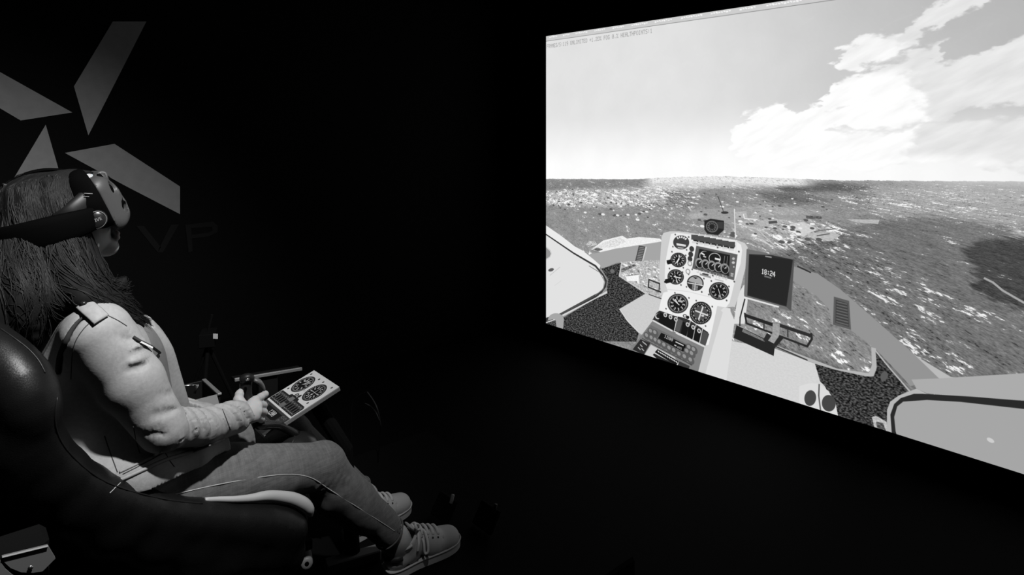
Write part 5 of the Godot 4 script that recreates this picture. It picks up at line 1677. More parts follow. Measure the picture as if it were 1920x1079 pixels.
	f.cap(head + Vector3(0, -0.12, -0.16), head + Vector3(0, -0.2, -0.17), 0.05, 0.05, 0.01, Vector3.ZERO, true)
	part("hair_mass", f.mesh(org), M.hair, h)
	for tone in 3:
		var b := Build.new(org)
		b.smooth()
		for n in (420 if tone < 2 else 150):
			var gi := rng.randi_range(0, guides.size() - 2)
			var mixg := rng.randf() * (1.0 if gi < 6 else 0.5)
			var pts := []
			var bow := Vector3(rng.randfn(0.0, 0.006), rng.randfn(0.0, 0.005), rng.randfn(0.0, 0.006))
			var order := [8, 6, 5, 4, 0, 1, 2, 3, 7]
			var ga: Array = guides[order[gi]]
			var gb: Array = guides[order[gi + 1]] if gi < 7 else guides[7]
			for k in 8:
				pts.append(ga[k].lerp(gb[k], mixg) + bow * (0.1 + k * 0.2) + Vector3(rng.randfn(0.0, 0.001), rng.randfn(0.0, 0.001), rng.randfn(0.0, 0.001)) * (1.0 + 0.6 * k))
			var line := []
			var c := curve(pts, 34)
			var to := rng.randi_range(28, 34)
			for k in to:
				var q: Vector3 = c[k]
				var e := f.value(q)
				if e < 0.001:
					q = f.onto(q, rng.randf_range(0.0004, 0.003))
				elif e > 0.012:
					q = q - f.slope(q) * (e - 0.012) * 0.8
				line.append(q)
			for sm in 4:
				for k in range(1, line.size() - 1):
					line[k] = (line[k - 1] + line[k] * 2.0 + line[k + 1]) / 4.0
			for k in line.size():
				if f.value(line[k]) < 0.0008:
					line[k] = f.onto(line[k], 0.0014)
			var rad := []
			for k in line.size():
				rad.append(0.0008 * (1.0 - 0.7 * pow(float(k) / line.size(), 3.0)) * (1.0 + 0.8 * (tone % 2)))
			b.tube(line, rad, 5)
		part("hair_strand", b.done(), M.hair_strand if tone < 2 else M.hair_light, h).set_meta("kind", "stuff")


func headset() -> void:
	var head := Vector3(-1.805, 1.260, -0.215)
	var bs := Basis(Vector3.RIGHT, 0.31)
	var t := thing("vr_headset", "grey dimpled virtual reality headset strapped round the seated person's head", "headset", head)
	var eye := Vector3(0, 1.45, 0)
	var L := func(x: float, y: float, z: float) -> Vector3: return head + bs * Vector3(x, y, z)
	# front shell
	var f := Field.new(head + Vector3(-0.13, -0.13, -0.20), head + Vector3(0.13, 0.12, 0.02), 0.0034)
	f.rbox(L.call(0, -0.010, -0.092), bs, Vector3(0.056, 0.032, 0.010), 0.034, 0.01)
	f.cut(L.call(0, 0.030, -0.121), bs * Vector3(0, 0.5, -0.86).normalized(), 0.02)
	for s in [-1.0, 1.0]:
		f.cut(L.call(0.066 * s, 0.0, -0.118), bs * Vector3(0.72 * s, 0.0, -0.7).normalized(), 0.02)
	f.cap(L.call(-0.022, 0.050, -0.096), L.call(0.022, 0.050, -0.108), 0.013, 0.012, 0.012)
	f.cut(L.call(0, 0, -0.083), bs * Vector3(0, -0.12, 1).normalized(), 0.004)
	var pits := [Vector3(-1.7746, 1.3136, -0.3268), Vector3(-1.7729, 1.294, -0.3439), Vector3(-1.7679, 1.269, -0.3495), Vector3(-1.8041, 1.3427, -0.3082), Vector3(-1.791, 1.3377, -0.3233), Vector3(-1.7729, 1.264, -0.3439)]
	var pr := [0.0155, 0.011, 0.015, 0.009, 0.0095, 0.012]
	var deep := []
	for k in pits.size():
		var p: Vector3 = f.meet(pits[k], eye)
		deep.append(p)
		f.cap(p, p + Vector3(0, 0.003, 0), pr[k], pr[k], 0.004, Vector3.ZERO, true)
	for s in [[-0.05, 0.02], [-0.02, -0.03], [-0.055, -0.045], [0.0, 0.03]]:
		var p: Vector3 = f.meet(L.call(s[0], s[1], -0.14), L.call(s[0], s[1], -2.0))
		f.cap(p, p, 0.011, 0.011, 0.004, Vector3.ZERO, true)
	part("front_shell", f.mesh(org), M.visor, t, "matt grey dimpled front shell")
	var b: Build
	for k in 6:
		b = Build.new(org)
		b.smooth()
		var n: Vector3 = (deep[k] - head).normalized()
		b.lathe(deep[k] - n * pr[k] * 0.55, n, [Vector2(0, 0.002), Vector2(pr[k] * 0.7, 0.001), Vector2(pr[k] * 0.98, -0.003)], 16)
		part("sensor", b.done(), M.strap, t)
	# rear body and face cushion
	f = Field.new(head + Vector3(-0.13, -0.13, -0.16), head + Vector3(0.13, 0.12, 0.04), 0.004)
	f.cap(L.call(-0.066, 0.030, -0.078), L.call(0.066, 0.030, -0.078), 0.030, 0.030, 0.02)
	f.cap(L.call(-0.068, -0.030, -0.076), L.call(0.068, -0.030, -0.076), 0.030, 0.030, 0.02)
	f.cap(L.call(-0.062, -0.0, -0.06), L.call(0.062, -0.0, -0.06), 0.045, 0.045, 0.02)
	f.cap(L.call(-0.045, 0.046, -0.06), L.call(0.045, 0.046, -0.06), 0.036, 0.036, 0.02)
	f.cut(L.call(0, 0, -0.084), bs * Vector3(0, 0.12, -1).normalized(), 0.002)
	f.cap(L.call(0, 0, -0.01), L.call(0, 0, -0.04), 0.07, 0.062, 0.004, Vector3.ZERO, true)
	part("face_cushion", f.mesh(org), M.strap, t)
	# halo strap round the back, top strap
	b = Build.new(org)
	b.smooth()
	var ring := []
	var ups := []
	var lower := Basis(Vector3.RIGHT, 0.2)
	var rad := []
	for k in 41:
		var a := lerpf(0.42, TAU - 0.42, k / 40.0)
		var out := bs * Vector3(sin(a), 0, -cos(a) * 1.05).normalized()
		ring.append(head + lower * Vector3(0.128 * sin(a), -0.016 - 0.010 * (1.0 - cos(a)) / 2.0, 0.018 - 0.132 * cos(a)))
		ups.append(out)
		rad.append(lerpf(0.020, 0.034, smoothstep(0.0, 0.5, minf(k, 40 - k) / 20.0)))
	b.tube(ring, rad, 12, 0.28, ups)
	part("head_strap", b.done(), M.strap, t)
	b = Build.new(org)
	b.smooth()
	ring = []
	ups = []
	for p in [[-0.085, 0.045], [-0.07, 0.066], [-0.035, 0.090], [0.0, 0.101], [0.035, 0.100], [0.07, 0.086], [0.10, 0.05], [0.125, 0.0]]:
		ring.append(L.call(0.0, p[1], p[0]))
	ring = curve(ring, 22)
	for p in ring:
		ups.append((p - head).normalized())
	b.tube(ring, 0.017, 10, 0.22, ups)
	part("top_strap", b.done(), M.strap, t)
	b = Build.new(org)
	b.box(L.call(0.0, 0.088, 0.058), bs * Vector3(0.019, 0, 0), bs * Vector3(0, 0.0035, -0.0015), bs * Vector3(0, 0.004, 0.011), 0.001)
	part("strap_buckle", b.done(), M.steel, t, "bright metal strap buckle")
	# hinge arm with its ribbed cap and the round ear piece
	var hx := Vector3(1, 0.05, 0.1).normalized()
	b = Build.new(org)
	b.smooth()
	b.tube([L.call(0.078, 0.012, -0.075), L.call(0.092, 0.012, -0.052), L.call(0.100, 0.004, -0.025), L.call(0.104, -0.004, 0.01)], [0.026, 0.026, 0.022, 0.018], 14, 0.45, hx)
	part("hinge_arm", b.done(), M.black, t)
	for k in 3:
		b = Build.new(org)
		b.smooth()
		var p: Vector3 = L.call(0.101, 0.030 - 0.0065 * k, -0.060 + 0.002 * k)
		b.tube([p + bs * Vector3(0, 0.004, 0.007), p + bs * Vector3(0, -0.003, -0.008)], 0.0012, 6)
		part("hinge_rib", b.done(), M.grey_plastic, t)
	b = Build.new(org)
	b.smooth()
	var ec: Vector3 = L.call(0.093, -0.030, -0.058)
	b.lathe(ec, hx, [Vector2(0.0, 0.022), Vector2(0.014, 0.021), Vector2(0.019, 0.018), Vector2(0.0215, 0.013), Vector2(0.022, 0.0), Vector2(0.02, -0.012)], 30)
	var ear := part("side_knob", b.done(), M.black_gloss, t)
	b = Build.new(org)
	b.smooth()
	var rim := []
	for k in 28:
		var a := TAU * k / 28
		rim.append(ec + hx * 0.0185 + (Vector3(0, 1, 0) * cos(a) + hx.cross(Vector3.UP).normalized() * sin(a)) * 0.0185)
	b.tube(rim, 0.0009, 5, 1.0, Vector3.ZERO, true)
	part("knob_ring", b.done(), M.grey_plastic, ear)
	var tm := TextMesh.new()
	tm.text = "VIVE"
	var sf := SystemFont.new()
	sf.font_names = PackedStringArray(["Droid Sans"])
	sf.font_weight = 700
	tm.font = sf
	tm.font_size = 16
	tm.pixel_size = 0.0006
	tm.depth = 0.0006
	var tx := part("knob_lettering", tm, M.grey_plastic, ear)
	var ux := hx.cross(Vector3.UP).normalized() * -1.0
	tx.basis = Basis(ux, hx.cross(ux), hx).rotated(hx, 0.30)
	tx.position = ec + hx * 0.0222 - org


func racing_seat() -> void:
	var base := Vector3(-1.78, 0.165, -0.30)
	var t := thing("racing_seat", "black leather bucket racing seat with a pale front edge under the seated person", "seat", base)
	var f := Field.new(Vector3(-2.2, 0.28, -0.86), Vector3(-1.34, 1.36, 0.26), 0.0095)
	# back, cushion, side bolsters
	f.cap(Vector3(-1.78, 0.58, -0.09), Vector3(-1.78, 1.05, 0.045), 0.20, 0.22, 0.03, Vector3(0, 0, 2.6))
	f.cap(Vector3(-1.78, 1.10, 0.06), Vector3(-1.78, 1.26, 0.10), 0.15, 0.12, 0.05, Vector3(0, 0, 1.8))
	f.cap(Vector3(-1.78, 0.47, -0.20), Vector3(-1.78, 0.45, -0.46), 0.23, 0.22, 0.03, Vector3(0, 2.6, 0))
	var side := [Vector3(-1.5827, 1.0781, -0.0451), Vector3(-1.515, 1.0324, -0.092), Vector3(-1.4747, 0.9883, -0.1227), Vector3(-1.4647, 0.9464, -0.1342), Vector3(-1.4842, 0.8973, -0.1423), Vector3(-1.5069, 0.823, -0.177), Vector3(-1.5402, 0.7148, -0.2604), Vector3(-1.5621, 0.6253, -0.372), Vector3(-1.571, 0.5656, -0.4832), Vector3(-1.5698, 0.5155, -0.5908), Vector3(-1.5728, 0.4728, -0.6632)]
	var rr := [0.040, 0.044, 0.045, 0.040, 0.036, 0.036, 0.037, 0.036, 0.037, 0.042, 0.040]
	var other := []
	for p in side:
		other.append(Vector3(-3.56 - p.x, p.y, p.z))
	for s in [side, other]:
		f.chain(curve(s, 22), _spread(rr, 22), 0.03)
		var low := []
		var mid := []
		for k in s.size():
			low.append(s[k].lerp(Vector3(-1.78, s[k].y, s[k].z), 0.10) + Vector3(0, -0.07, 0.05 * clampf(1.0 - k / 5.0, 0, 1)))
			mid.append(s[k].lerp(Vector3(-1.78, s[k].y, s[k].z), 0.42) + Vector3(0, -0.12 if k > 4 else -0.02, 0.07 * clampf(1.0 - k / 5.0, 0, 1)))
		f.chain(curve(low, 14), [0.042], 0.045)
		f.chain(curve(mid, 14), [0.055], 0.05)
	f.cap(Vector3(-2.0, 0.38, -0.15), Vector3(-1.56, 0.38, -0.15), 0.06, 0.06, 0.02)
	part("shell", f.mesh(org), M.leather, t)
	# the pale welt along the front edge, its seam, and the stitching of the back
	var b := Build.new(org)
	b.smooth()
	var wl := [Vector3(-1.5678, 0.622, -0.4641), Vector3(-1.5683, 0.612, -0.4939), Vector3(-1.565, 0.6009, -0.528), Vector3(-1.5662, 0.5894, -0.5646), Vector3(-1.5674, 0.5806, -0.6012), Vector3(-1.5711, 0.5655, -0.6348), Vector3(-1.5703, 0.5493, -0.6661), Vector3(-1.5676, 0.5292, -0.692), Vector3(-1.5676, 0.5091, -0.7071), Vector3(-1.5689, 0.4904, -0.7132)]
	b.tube(curve(wl, 30), _spread([0.005, 0.006, 0.007, 0.009, 0.012, 0.0135, 0.015, 0.0155, 0.014, 0.005], 30), 12)
	part("edge_trim", b.done(), M.white_leather, t, "pale leather edge trim")
	b = Build.new(org)
	b.smooth()
	var eye := Vector3(0, 1.45, 0)
	var ln := []
	for p in [Vector3(-1.458, 0.769, -0.2783), Vector3(-1.4648, 0.7598, -0.2706), Vector3(-1.4715, 0.7496, -0.2629)]:
		ln.append(f.meet(p, eye))
	b.tube(ln, 0.0011, 5)
	part("stitching", b.done(), M.white_leather, t)
	for q in [[Vector3(-1.5099, 1.09, -0.0978), Vector3(-1.4686, 1.079, -0.1146), Vector3(-1.4401, 1.0634, -0.1319), Vector3(-1.4277, 1.0428, -0.146), Vector3(-1.4197, 1.0204, -0.1552)], [Vector3(-1.4416, 0.9662, -0.1757), Vector3(-1.4441, 0.9134, -0.1729), Vector3(-1.4502, 0.8537, -0.1963), Vector3(-1.4756, 0.7701, -0.2583), Vector3(-1.4961, 0.6949, -0.3563), Vector3(-1.5234, 0.639, -0.4466)]]:
		b = Build.new(org)
		b.smooth()
		var line := []
		for p in curve(q, 26):
			line.append(f.meet(p, eye))
		b.tube(line, 0.0018, 5)
		part("piping", b.done(), M.black, t)
	# runners, knob and side plate
	for x in [-2.0, -1.56]:
		b = Build.new(org)
		b.box(Vector3(x, 0.25, -0.38), Vector3(0.025, 0, 0), Vector3(0, 0.085, 0), Vector3(0, 0, 0.26), 0.004)
		part("runner", b.done(), M.black, t)
	b = Build.new(org)
	b.smooth()
	b.lathe(Vector3(-1.7191, 0.2778, -0.7694), Vector3(1, 0.2, 0.4), [Vector2(0.006, 0.012), Vector2(0.013, 0.012), Vector2(0.016, 0.006), Vector2(0.016, -0.05)], 20)
	part("adjuster_knob", b.done(), M.grey_plastic, t)
	b = Build.new(org)
	b.box(Vector3(-1.7172, 0.3254, -0.7715), Vector3(0.006, 0, 0), Vector3(0, 0.014, 0), Vector3(0, 0, 0.012), 0.002)
	part("bracket", b.done(), M.black, t)
	var plate := [Vector3(-1.392, 0.7363, -0.093), Vector3(-1.392, 0.7289, -0.1559), Vector3(-1.392, 0.7032, -0.1666), Vector3(-1.392, 0.689, -0.1484), Vector3(-1.392, 0.6922, -0.1349), Vector3(-1.392, 0.7002, -0.1187), Vector3(-1.392, 0.7137, -0.1043), Vector3(-1.392, 0.726, -0.0965)]
	var out := PackedVector2Array()
	for p in plate:
		out.append(Vector2(-p.z, p.y))
	b = Build.new(org)
	b.prism(Vector3(-1.400, 0, 0), Vector3(0, 0, -1), Vector3(0, 1, 0), Vector3(0.008, 0, 0), out)
	var pl := part("side_plate", b.done(), M.plate, t, "grey metal side plate")
	b = Build.new(org)
	b.tube([Vector3(-1.39, 0.7374, -0.0928), Vector3(-1.39, 0.73, -0.1557)], 0.0017, 6)
	part("plate_edge", b.done(), M.plate_edge, pl)
	b = Build.new(org)
	b.smooth()
	b.lathe(Vector3(-1.39, 0.703, -0.131), Vector3.RIGHT, [Vector2(0, 0.002), Vector2(0.0025, 0.0015), Vector2(0.004, 0.0)], 14)
	part("screw", b.done(), M.steel, pl)
	out = PackedVector2Array()
	for p in [Vector3(-1.392, 0.7429, -0.0693), Vector3(-1.392, 0.7313, -0.0901), Vector3(-1.392, 0.715, -0.0972), Vector3(-1.392, 0.6999, -0.1072), Vector3(-1.392, 0.6858, -0.1187), Vector3(-1.392, 0.6904, -0.0693)]:
		out.append(Vector2(-p.z, p.y))
	b = Build.new(org)
	b.prism(Vector3(-1.400, 0, 0), Vector3(0, 0, -1), Vector3(0, 1, 0), Vector3(0.008, 0, 0), out)
	part("side_plate", b.done(), M.plate, t, "grey metal side plate")
	b = Build.new(org)
	b.box(Vector3(-1.435, 0.62, -0.02), Vector3(0.033, 0, 0), Vector3(0, 0.12, 0), Vector3(0, 0, 0.14), 0.01)
	part("side_mount", b.done(), M.black_wall, t)
	b = Build.new(org)
	b.box(Vector3(-1.44, 0.343, -0.02), Vector3(0.02, 0, 0), Vector3(0, 0.179, 0), Vector3(0, 0, 0.03), 0.004)
	part("post", b.done(), M.black_wall, t)


func _spread(r: Array, n: int) -> Array:
	var out := []
	for i in n:
		var g := float(i) / (n - 1) * (r.size() - 1)
		var k := mini(int(g), r.size() - 2)
		out.append(lerpf(r[k], r[k + 1], g - k))
	return out


func simulator() -> void:
	# deck that carries seat, pedals and consoles
	var t := thing("simulator_deck", "low black deck carrying the racing seat and the pedals", "platform", Vector3(-1.8, 0.0, -0.6))
	var b := Build.new(org)
	b.box(Vector3(-1.82, 0.113, -0.62), Vector3(0.56, 0, 0), Vector3(0, 0.05, 0), Vector3(0, 0, 0.98), 0.008)
	part("deck_top", b.done(), M.black_floor, t)
	for x in [-2.25, -1.4]:
		for z in [-1.45, 0.2]:
			b = Build.new(org)
			b.smooth()
			b.lathe(Vector3(x, 0.0, z), Vector3.UP, [Vector2(0.0, 0.0), Vector2(0.04, 0.0), Vector2(0.035, 0.02), Vector2(0.015, 0.03), Vector2(0.015, 0.064)], 16)
			part("foot", b.done(), M.black, t)
	b = Build.new(org)
	var r0 := Vector3(-1.8077, 0.17, -0.8656)
	var r1 := Vector3(-1.7657, 0.1652, -1.0197)
	r0.y = 0.179; r1.y = 0.179
	var along := (r1 - r0) / 2.0
	b.box((r0 + r1) / 2.0, along, Vector3(0, 0.015, 0), along.normalized().cross(Vector3.UP) * 0.02, 0.003)
	part("cross_rail", b.done(), M.grey_plastic, t, "grey cross rail")
	# pedals
	for k in 2:
		var x: float = [-1.665, -1.80][k]
		var z: float = [-1.33, -1.26][k]
		var p := thing("rudder_pedal", ["black rudder pedal in front of the nearer sneaker", "black rudder pedal in front of the farther sneaker"][k], "pedal", Vector3(x, 0.165, z), "rudder pedals")
		b = Build.new(org)
		b.box(Vector3(x, 0.20, z - 0.02), Vector3(0.045, 0, 0), Vector3(0, 0.03, -0.02), Vector3(0, 0.003, 0.006), 0.002)
		part("plate", b.done(), M.black_wall, p)
		b = Build.new(org)
		b.tube([Vector3(x, 0.170, z - 0.05), Vector3(x, 0.215, z - 0.03)], 0.01, 8)
		part("arm", b.done(), M.black, p)
		b = Build.new(org)
		b.smooth()
		b.lathe(Vector3(x + 0.03, 0.236, z - 0.03), Vector3(0, 1, -0.3), [Vector2(0.0, 0.014), Vector2(0.006, 0.014), Vector2(0.006, -0.012)], 12)
		part("pin", b.done(), [M.black, M.grey_plastic][k], p)
	# the printed control board on its stand
	var A := Vector3(-1.94277, 0.70544, -0.8935)
	var u := Vector3(0.99916, 0.01808, 0.03679)
	var v := Vector3(-0.034576, -0.342175, 0.939)
	var n := v.cross(u).normalized() * -1.0
	if n.y < 0.0:
		n = -n
	var wd := 0.18074
	var ln := 0.228
	var c := thing("control_board", "small tilted control board printed with two round dials beside the gripping hand", "control panel", Vector3(-1.85, 0.165, -0.88))
	b = Build.new(org)
	var uv := [[0, 0], [1, 0], [1, 1], [0, 0], [1, 1], [0, 1]]
	for q in uv:
		b.st.set_uv(Vector2(q[0], q[1] * ln / wd * 0.75))
		b.st.add_vertex(A + u * wd * q[0] + v * ln * q[1] + n * 0.0006 - org)
	var m := mat(0.62, 0.5, 0.3)
	m.albedo_texture = board_picture()
	m.texture_repeat = false
	part("printed_face", b.done(), m, c, "pale printed face with two black dials")
	b = Build.new(org)
	b.box(A + u * wd / 2.0 + v * ln / 2.0 - n * 0.006, u * wd / 2.0, n * 0.006, v * ln / 2.0, 0.0012)
	part("board", b.done(), M.grey_plastic, c)
	b = Build.new(org)
	var k0 := A + u * 0.10 + v * 0.06 - n * 0.014
	b.tube([k0, Vector3(-1.81, 0.50, -0.93), Vector3(-1.80, 0.172, -0.95)], 0.022, 12)
	part("stand", b.done(), M.black_wall, c)
	b = Build.new(org)
	b.prism(Vector3(-1.9239, 0.5596, -0.8695), (Vector3(-1.8618, 0.4805, -0.8949) - Vector3(-1.9239, 0.5596, -0.8695)), (Vector3(-1.9133, 0.4174, -0.8816) - Vector3(-1.9239, 0.5596, -0.8695)), Vector3(-0.02, 0, 0.01), PackedVector2Array([Vector2(0, 0), Vector2(0.55, -0.05), Vector2(1, 0.1), Vector2(0.9, 0.9), Vector2(0, 1)]))
	part("side_panel", b.done(), M.dim_panel, c)
	# stick between the legs
	var s := thing("control_stick", "black control stick with a trigger grip held in the right hand", "joystick", Vector3(-1.785, 0.165, -0.74))
	b = Build.new(org)
	b.smooth()
	b.lathe(Vector3(-1.785, 0.50, -0.77), Vector3.UP, [Vector2(0.0, 0.105), Vector2(0.025, 0.10), Vector2(0.05, 0.085), Vector2(0.068, 0.055), Vector2(0.072, 0.0), Vector2(0.03, -0.02), Vector2(0.03, -0.331)], 28)
	part("boot", b.done(), M.black_gloss, s)
	b = Build.new(org)
	b.smooth()
	var g0 := Vector3(-1.6901, 0.7005, -0.628)
	b.tube(curve([Vector3(-1.785, 0.60, -0.77), Vector3(-1.765, 0.65, -0.71), g0, Vector3(-1.7091, 0.73, -0.6215)], 12), 0.011, 12)
	part("shaft", b.done(), M.black_gloss, s)
	b = Build.new(org)
	b.smooth()
	b.tube(curve([Vector3(-1.6864, 0.6974, -0.6292), Vector3(-1.7005, 0.7213, -0.6237), Vector3(-1.7213, 0.755, -0.6151), Vector3(-1.7309, 0.7803, -0.6118), Vector3(-1.736, 0.8002, -0.6136)], 14), _spread([0.015, 0.016, 0.014, 0.013, 0.015, 0.016], 14), 14)
	part("grip", b.done(), M.black, s)
	b = Build.new(org)
	b.smooth()
	b.tube(curve([Vector3(-1.7339, 0.8067, -0.6008), Vector3(-1.724, 0.8135, -0.6121), Vector3(-1.7242, 0.807, -0.627)], 8), [0.007, 0.011, 0.012, 0.012, 0.012, 0.011, 0.010, 0.007], 12)
	part("head", b.done(), M.black, s)
	b = Build.new(org)
	b.smooth()
	b.lathe(Vector3(-1.6978, 0.8189, -0.6041), Vector3(-0, 1.45, -0) - Vector3(-1.6978, 0.8189, -0.6041), [Vector2(0, 0.004), Vector2(0.003, 0.003), Vector2(0.0045, -0.006)], 12)
	part("hat_switch", b.done(), M.steel, s, "small shiny hat switch")
	b = Build.new(org)
	b.smooth()
	b.tube(curve([Vector3(-1.7224, 0.8057, -0.629), Vector3(-1.7184, 0.7983, -0.6412), Vector3(-1.7171, 0.7854, -0.6503), Vector3(-1.7135, 0.7744, -0.6545)], 10), [0.008, 0.009, 0.010, 0.010, 0.009, 0.008, 0.007, 0.006, 0.004, 0.002], 10, 0.6)
	part("trigger", b.done(), M.trigger, s)
	# rail and box on the far side of the person
	var r := thing("side_rail", "straight grey metal rail on a black post behind the control stick", "rail", Vector3(-2.12, 0.165, -0.8))
	var a0 := Vector3(-2.06, 0.692, -0.6949)
	var a1 := Vector3(-2.06, 0.6756, -0.9057)
	b = Build.new(org)
	b.box((a0 + a1) / 2.0, (a1 - a0) / 2.0, Vector3(0, 0.0048, 0), Vector3(0.004, 0, 0), 0.001)
	part("metal_edge", b.done(), M.rail, r, "brushed grey metal edge")
	b = Build.new(org)
	var mid := (a0 + a1) / 2.0
	b.box(mid + Vector3(-0.017, -0.003, 0), (a1 - a0) / 2.0, Vector3(0, 0.006, 0), Vector3(0.013, 0, 0), 0.001)
	part("rail_bar", b.done(), M.black_wall, r)
	b = Build.new(org)
	b.box(Vector3(mid.x - 0.018, (mid.y + 0.165) / 2.0 - 0.006, mid.z), Vector3(0.012, 0, 0), Vector3(0, (mid.y - 0.165) / 2.0 - 0.006, 0), Vector3(0, 0, 0.03), 0.003)
	part("post", b.done(), M.black, r)
	# open box with chrome fittings
	var x0 := -2.12
	var q0 := Vector3(-2.12, 0.6569, -0.5475)
	var q1 := Vector3(-2.12, 0.6407, -0.6629)
	var q2 := Vector3(-2.12, 0.5822, -0.6629)
	var top := Vector3(-2.12, 0.6781, -0.6629)
	var bx := thing("side_console", "open black box with a grey front and chrome fittings beside the person's forearm", "box", Vector3(x0 - 0.1, 0.165, (q0.z + q1.z) / 2.0))
	var zc := (q0.z + q1.z) / 2.0
	var hz := absf(q1.z - q0.z) / 2.0
	b = Build.new(org)
	b.box(Vector3(x0 + 0.03, q1.y - 0.038, zc), Vector3(0.003, 0.003, 0), Vector3(-0.034, 0.034, 0), Vector3(0, 0, hz), 0.001)
	part("front_panel", b.done(), M.box_grey, bx, "plain grey front panel")
	for e in [[Vector3(x0 - 0.075, q1.y - 0.092, q1.z - 0.006), Vector3(0.075, 0, 0), Vector3(0, 0.09, 0), Vector3(0, 0, 0.004)], [Vector3(x0 - 0.075, q1.y - 0.092, q0.z + 0.006), Vector3(0.075, 0, 0), Vector3(0, 0.09, 0), Vector3(0, 0, 0.004)], [Vector3(x0 - 0.15, q1.y - 0.092, zc), Vector3(0.004, 0, 0), Vector3(0, 0.09, 0), Vector3(0, 0, hz)], [Vector3(x0 - 0.075, q1.y - 0.16, zc), Vector3(0.075, 0, 0), Vector3(0, 0.004, 0), Vector3(0, 0, hz)]]:
		b = Build.new(org)
		b.box(e[0], e[1], e[2], e[3], 0.001)
		part("box_wall", b.done(), M.black, bx)
	b = Build.new(org)
	b.box(Vector3(x0 - 0.072, q1.y - 0.001, q1.z - 0.006), Vector3(0.078, 0, 0), Vector3(0, 0.003, 0), Vector3(0, 0, 0.006), 0.001)
	part("corner_strip", b.done(), M.rail, bx)
	b = Build.new(org)
	b.smooth()
	b.tube([Vector3(-2.18, 0.6677, -0.5779), Vector3(-2.18, 0.6648, -0.6021), Vector3(-2.18, 0.6602, -0.6266)], [0.003, 0.0035, 0.002], 8)
	part("chrome_bar", b.done(), M.steel, bx)
	b = Build.new(org)
	b.smooth()
	b.tube([Vector3(-2.17, 0.6646, -0.6207), Vector3(-2.17, 0.6523, -0.6176), Vector3(-2.17, 0.6405, -0.613)], [0.005, 0.003, 0.0035], 8)
	part("chrome_lever", b.done(), M.steel, bx)
	b = Build.new(org)
	b.smooth()
	b.lathe(Vector3(-2.1, 0.6222, -0.5829), Vector3(0.8, 0.4, 0.4), [Vector2(0, 0.012), Vector2(0.006, 0.010), Vector2(0.009, 0.004), Vector2(0.010, -0.01), Vector2(0.006, -0.012)], 16)
	part("chrome_knob", b.done(), M.steel, bx)
	b = Build.new(org)
	b.box(Vector3(x0 - 0.075, 0.31, zc), Vector3(0.05, 0, 0), Vector3(0, 0.144, 0), Vector3(0, 0, 0.06), 0.004)
	part("pedestal", b.done(), M.black_wall, bx)
	# a small device on a tripod near the wall, and a loop of cable
	var tp := Vector3(-2.9473, 0.5697, -0.8851)
	var d := thing("tripod_device", "small black device with a pale label on a thin tripod near the emblem wall", "device", Vector3(tp.x, 0.0, tp.z))
	b = Build.new(org)
	b.box(tp, Vector3(0.045, 0, 0.02), Vector3(0, 0.028, 0), Vector3(-0.012, 0, 0.028), 0.003)
	part("device_body", b.done(), M.black_wall, d)
	b = Build.new(org)
	b.box(Vector3(-2.8849, 0.5889, -0.8957), Vector3(0.008, 0, -0.006), Vector3(0, 0.010, 0), Vector3(0.001, 0, 0.0012))
	part("paper_label", b.done(), M.label, d, "small pale label")
	for k in 3:
		var a := TAU * k / 3.0 + 0.5
		b = Build.new(org)
		b.tube([tp + Vector3(0, -0.03, 0), Vector3(tp.x + 0.22 * cos(a), 0.01, tp.z + 0.22 * sin(a))], 0.008, 8)
		part("tripod_leg", b.done(), M.black_wall, d)
	b = Build.new(org)
	b.tube([tp + Vector3(0, 0.028, 0), tp + Vector3(0.02, 0.10, -0.01)], 0.005, 8)
	part("aerial", b.done(), M.black, d)
	var cb := thing("cable_loop", "thin glossy black cable arching above the deck in front of the screen", "cable", Vector3(-2.2512, 0.33, -1.3001))
	b = Build.new(org)
	b.smooth()
	var e0 := Vector3(-2.2486, 0.3096, -1.3032)
	var e1 := Vector3(-2.3849, 0.3936, -1.2539)
	b.tube(curve([Vector3(-2.3283, 0.4225, -1.2881), Vector3(-2.2941, 0.3953, -1.2968), Vector3(-2.2655, 0.3666, -1.2991), e0], 20), 0.0028, 8)
	part("cable", b.done(), M.black, cb)
	b = Build.new(org)
	b.tube(curve([Vector3(-2.3283, 0.4225, -1.2881), e1 + Vector3(0, -0.03, 0), Vector3(e1.x, 0.168, e1.z)], 14), 0.0028, 6)
	part("cable_end", b.done(), M.black_wall, cb)
	b = Build.new(org)
	b.tube(curve([e0, Vector3(e0.x, 0.3, e0.z), Vector3(e0.x - 0.02, 0.168, e0.z)], 12), 0.0028, 6)
	part("cable_end", b.done(), M.black_wall, cb)
	b = Build.new(org)
	b.smooth()
	b.tube(curve([Vector3(-2.3338, 0.3767, -1.2818), Vector3(-2.3201, 0.3663, -1.2975), Vector3(-2.2797, 0.3562, -1.298), Vector3(-2.2512, 0.33, -1.3001)], 14), 0.0026, 8)
	part("cable_end", b.done(), M.black, cb)


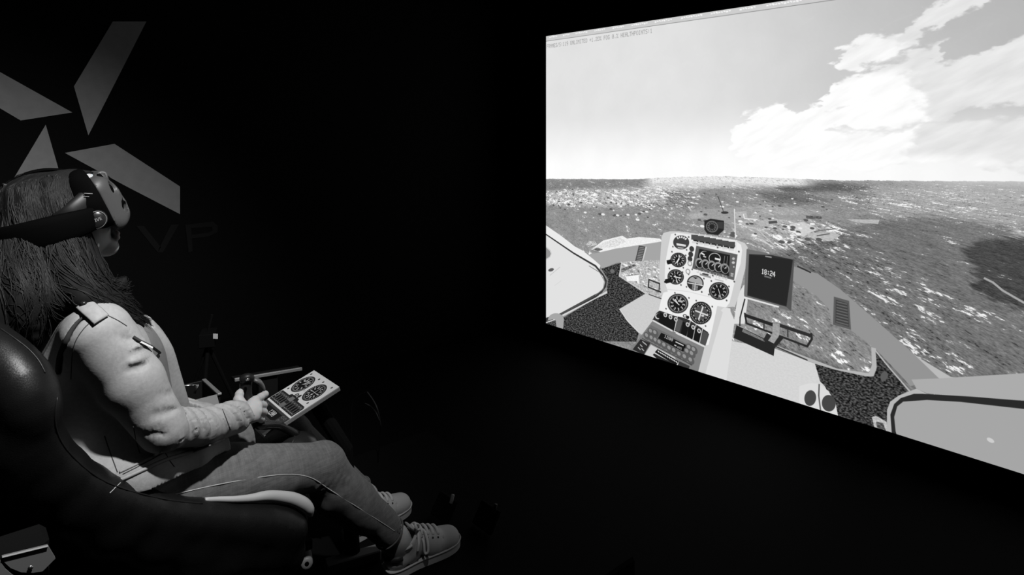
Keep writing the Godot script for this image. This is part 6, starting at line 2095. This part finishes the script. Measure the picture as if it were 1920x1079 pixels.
# the print of the small control board: two dials, a switch panel and a radio
func board_picture() -> ImageTexture:
	var cv := Canvas.new(480, 640, 0.88)
	cv.grain = noise_field(256, 0.16, 2, 6)
	for p in [[35, 41], [37, 241], [190, 40], [270, 41], [426, 40], [423, 240]]:
		cv.oval([p[0], p[1], 10, 0, 0, 10], 1.0, 60)
	var e := [112.0, 145.0, 96.0, 0.0, 0.0, 98.0]
	cv.dial(e, 50, 10, [[-0.9, -0.1, 0.62, 0.05], [-0.5, 0.0, 0.5, 0.08]])
	cv.poly([70, 110, 130, 96, 136, 112, 76, 126], 190)
	cv.poly([84, 112, 122, 104, 124, 108, 86, 117], 40)
	e = [338.0, 146.0, 96.0, 0.0, 0.0, 98.0]
	cv.dial(e, 36, 12, [])
	cv.line([338, 100, 338, 192], 5.0, 200)
	cv.line([300, 146, 376, 146], 5.0, 200)
	cv.oval([338, 170, 10, 0, 0, 8], 1.0, 200)
	cv.oval([214, 243, 23, 0, 0, 20], 1.0, 60)
	cv.oval([214, 243, 12, 0, 0, 10], 1.0, 190)
	cv.line([204, 243, 224, 243], 4.0, 60)
	cv.oval([256, 238, 16, 0, 0, 20], 1.0, 50)
	cv.text("NAV", Vector2(196, 190), Vector2(2.4, 0), Vector2(0, -2.6), 170)
	cv.poly([4, 292, 14, 277, 141, 276, 158, 256, 296, 256, 310, 276, 448, 276, 466, 292, 466, 388, 4, 388], 42)
	cv.poly([196, 268, 250, 268, 250, 312, 196, 312], 120)
	cv.poly([196, 340, 250, 340, 250, 386, 196, 386], 110)
	for x in [44, 82, 120, 158, 194, 254, 292, 332, 372, 412, 446]:
		cv.line([x, 286, x, 382], 3.0, 150)
	for x in [24, 64, 102, 140, 178, 274, 314, 354, 394, 430]:
		cv.poly([x - 9, 318, x + 9, 318, x + 9, 356, x - 9, 356], 20)
		cv.oval([x, 300, 8, 0, 0, 8], 1.0, 150)
		cv.oval([x, 300, 4, 0, 0, 4], 1.0, 50)
		cv.line([x - 9, 370, x + 9, 370], 6.0, 150)
	cv.oval([24, 330, 16, 0, 0, 20], 1.0, 150)
	cv.oval([24, 330, 12, 0, 0, 15], 1.0, 30)
	cv.poly([0, 404, 480, 404, 480, 640, 0, 640], 92)
	cv.poly([0, 408, 480, 408, 480, 640, 0, 640], 60)
	cv.poly([110, 424, 370, 424, 370, 500, 110, 500], 26)
	cv.text("1200", Vector2(196, 478), Vector2(4.4, 0), Vector2(0, -6.2), 240)
	for x in [30, 70, 400, 440]:
		for y in [430, 470, 510]:
			cv.oval([x, y, 14, 0, 0, 12], 1.0, 120)
			cv.oval([x, y, 9, 0, 0, 8], 1.0, 50)
	for x in [110, 150, 190, 230, 270, 310, 350]:
		cv.oval([x, 530, 14, 0, 0, 12], 1.0, 120)
		cv.oval([x, 530, 9, 0, 0, 8], 1.0, 50)
	cv.poly([40, 560, 440, 560, 440, 620, 40, 620], 40)
	return cv.texture()
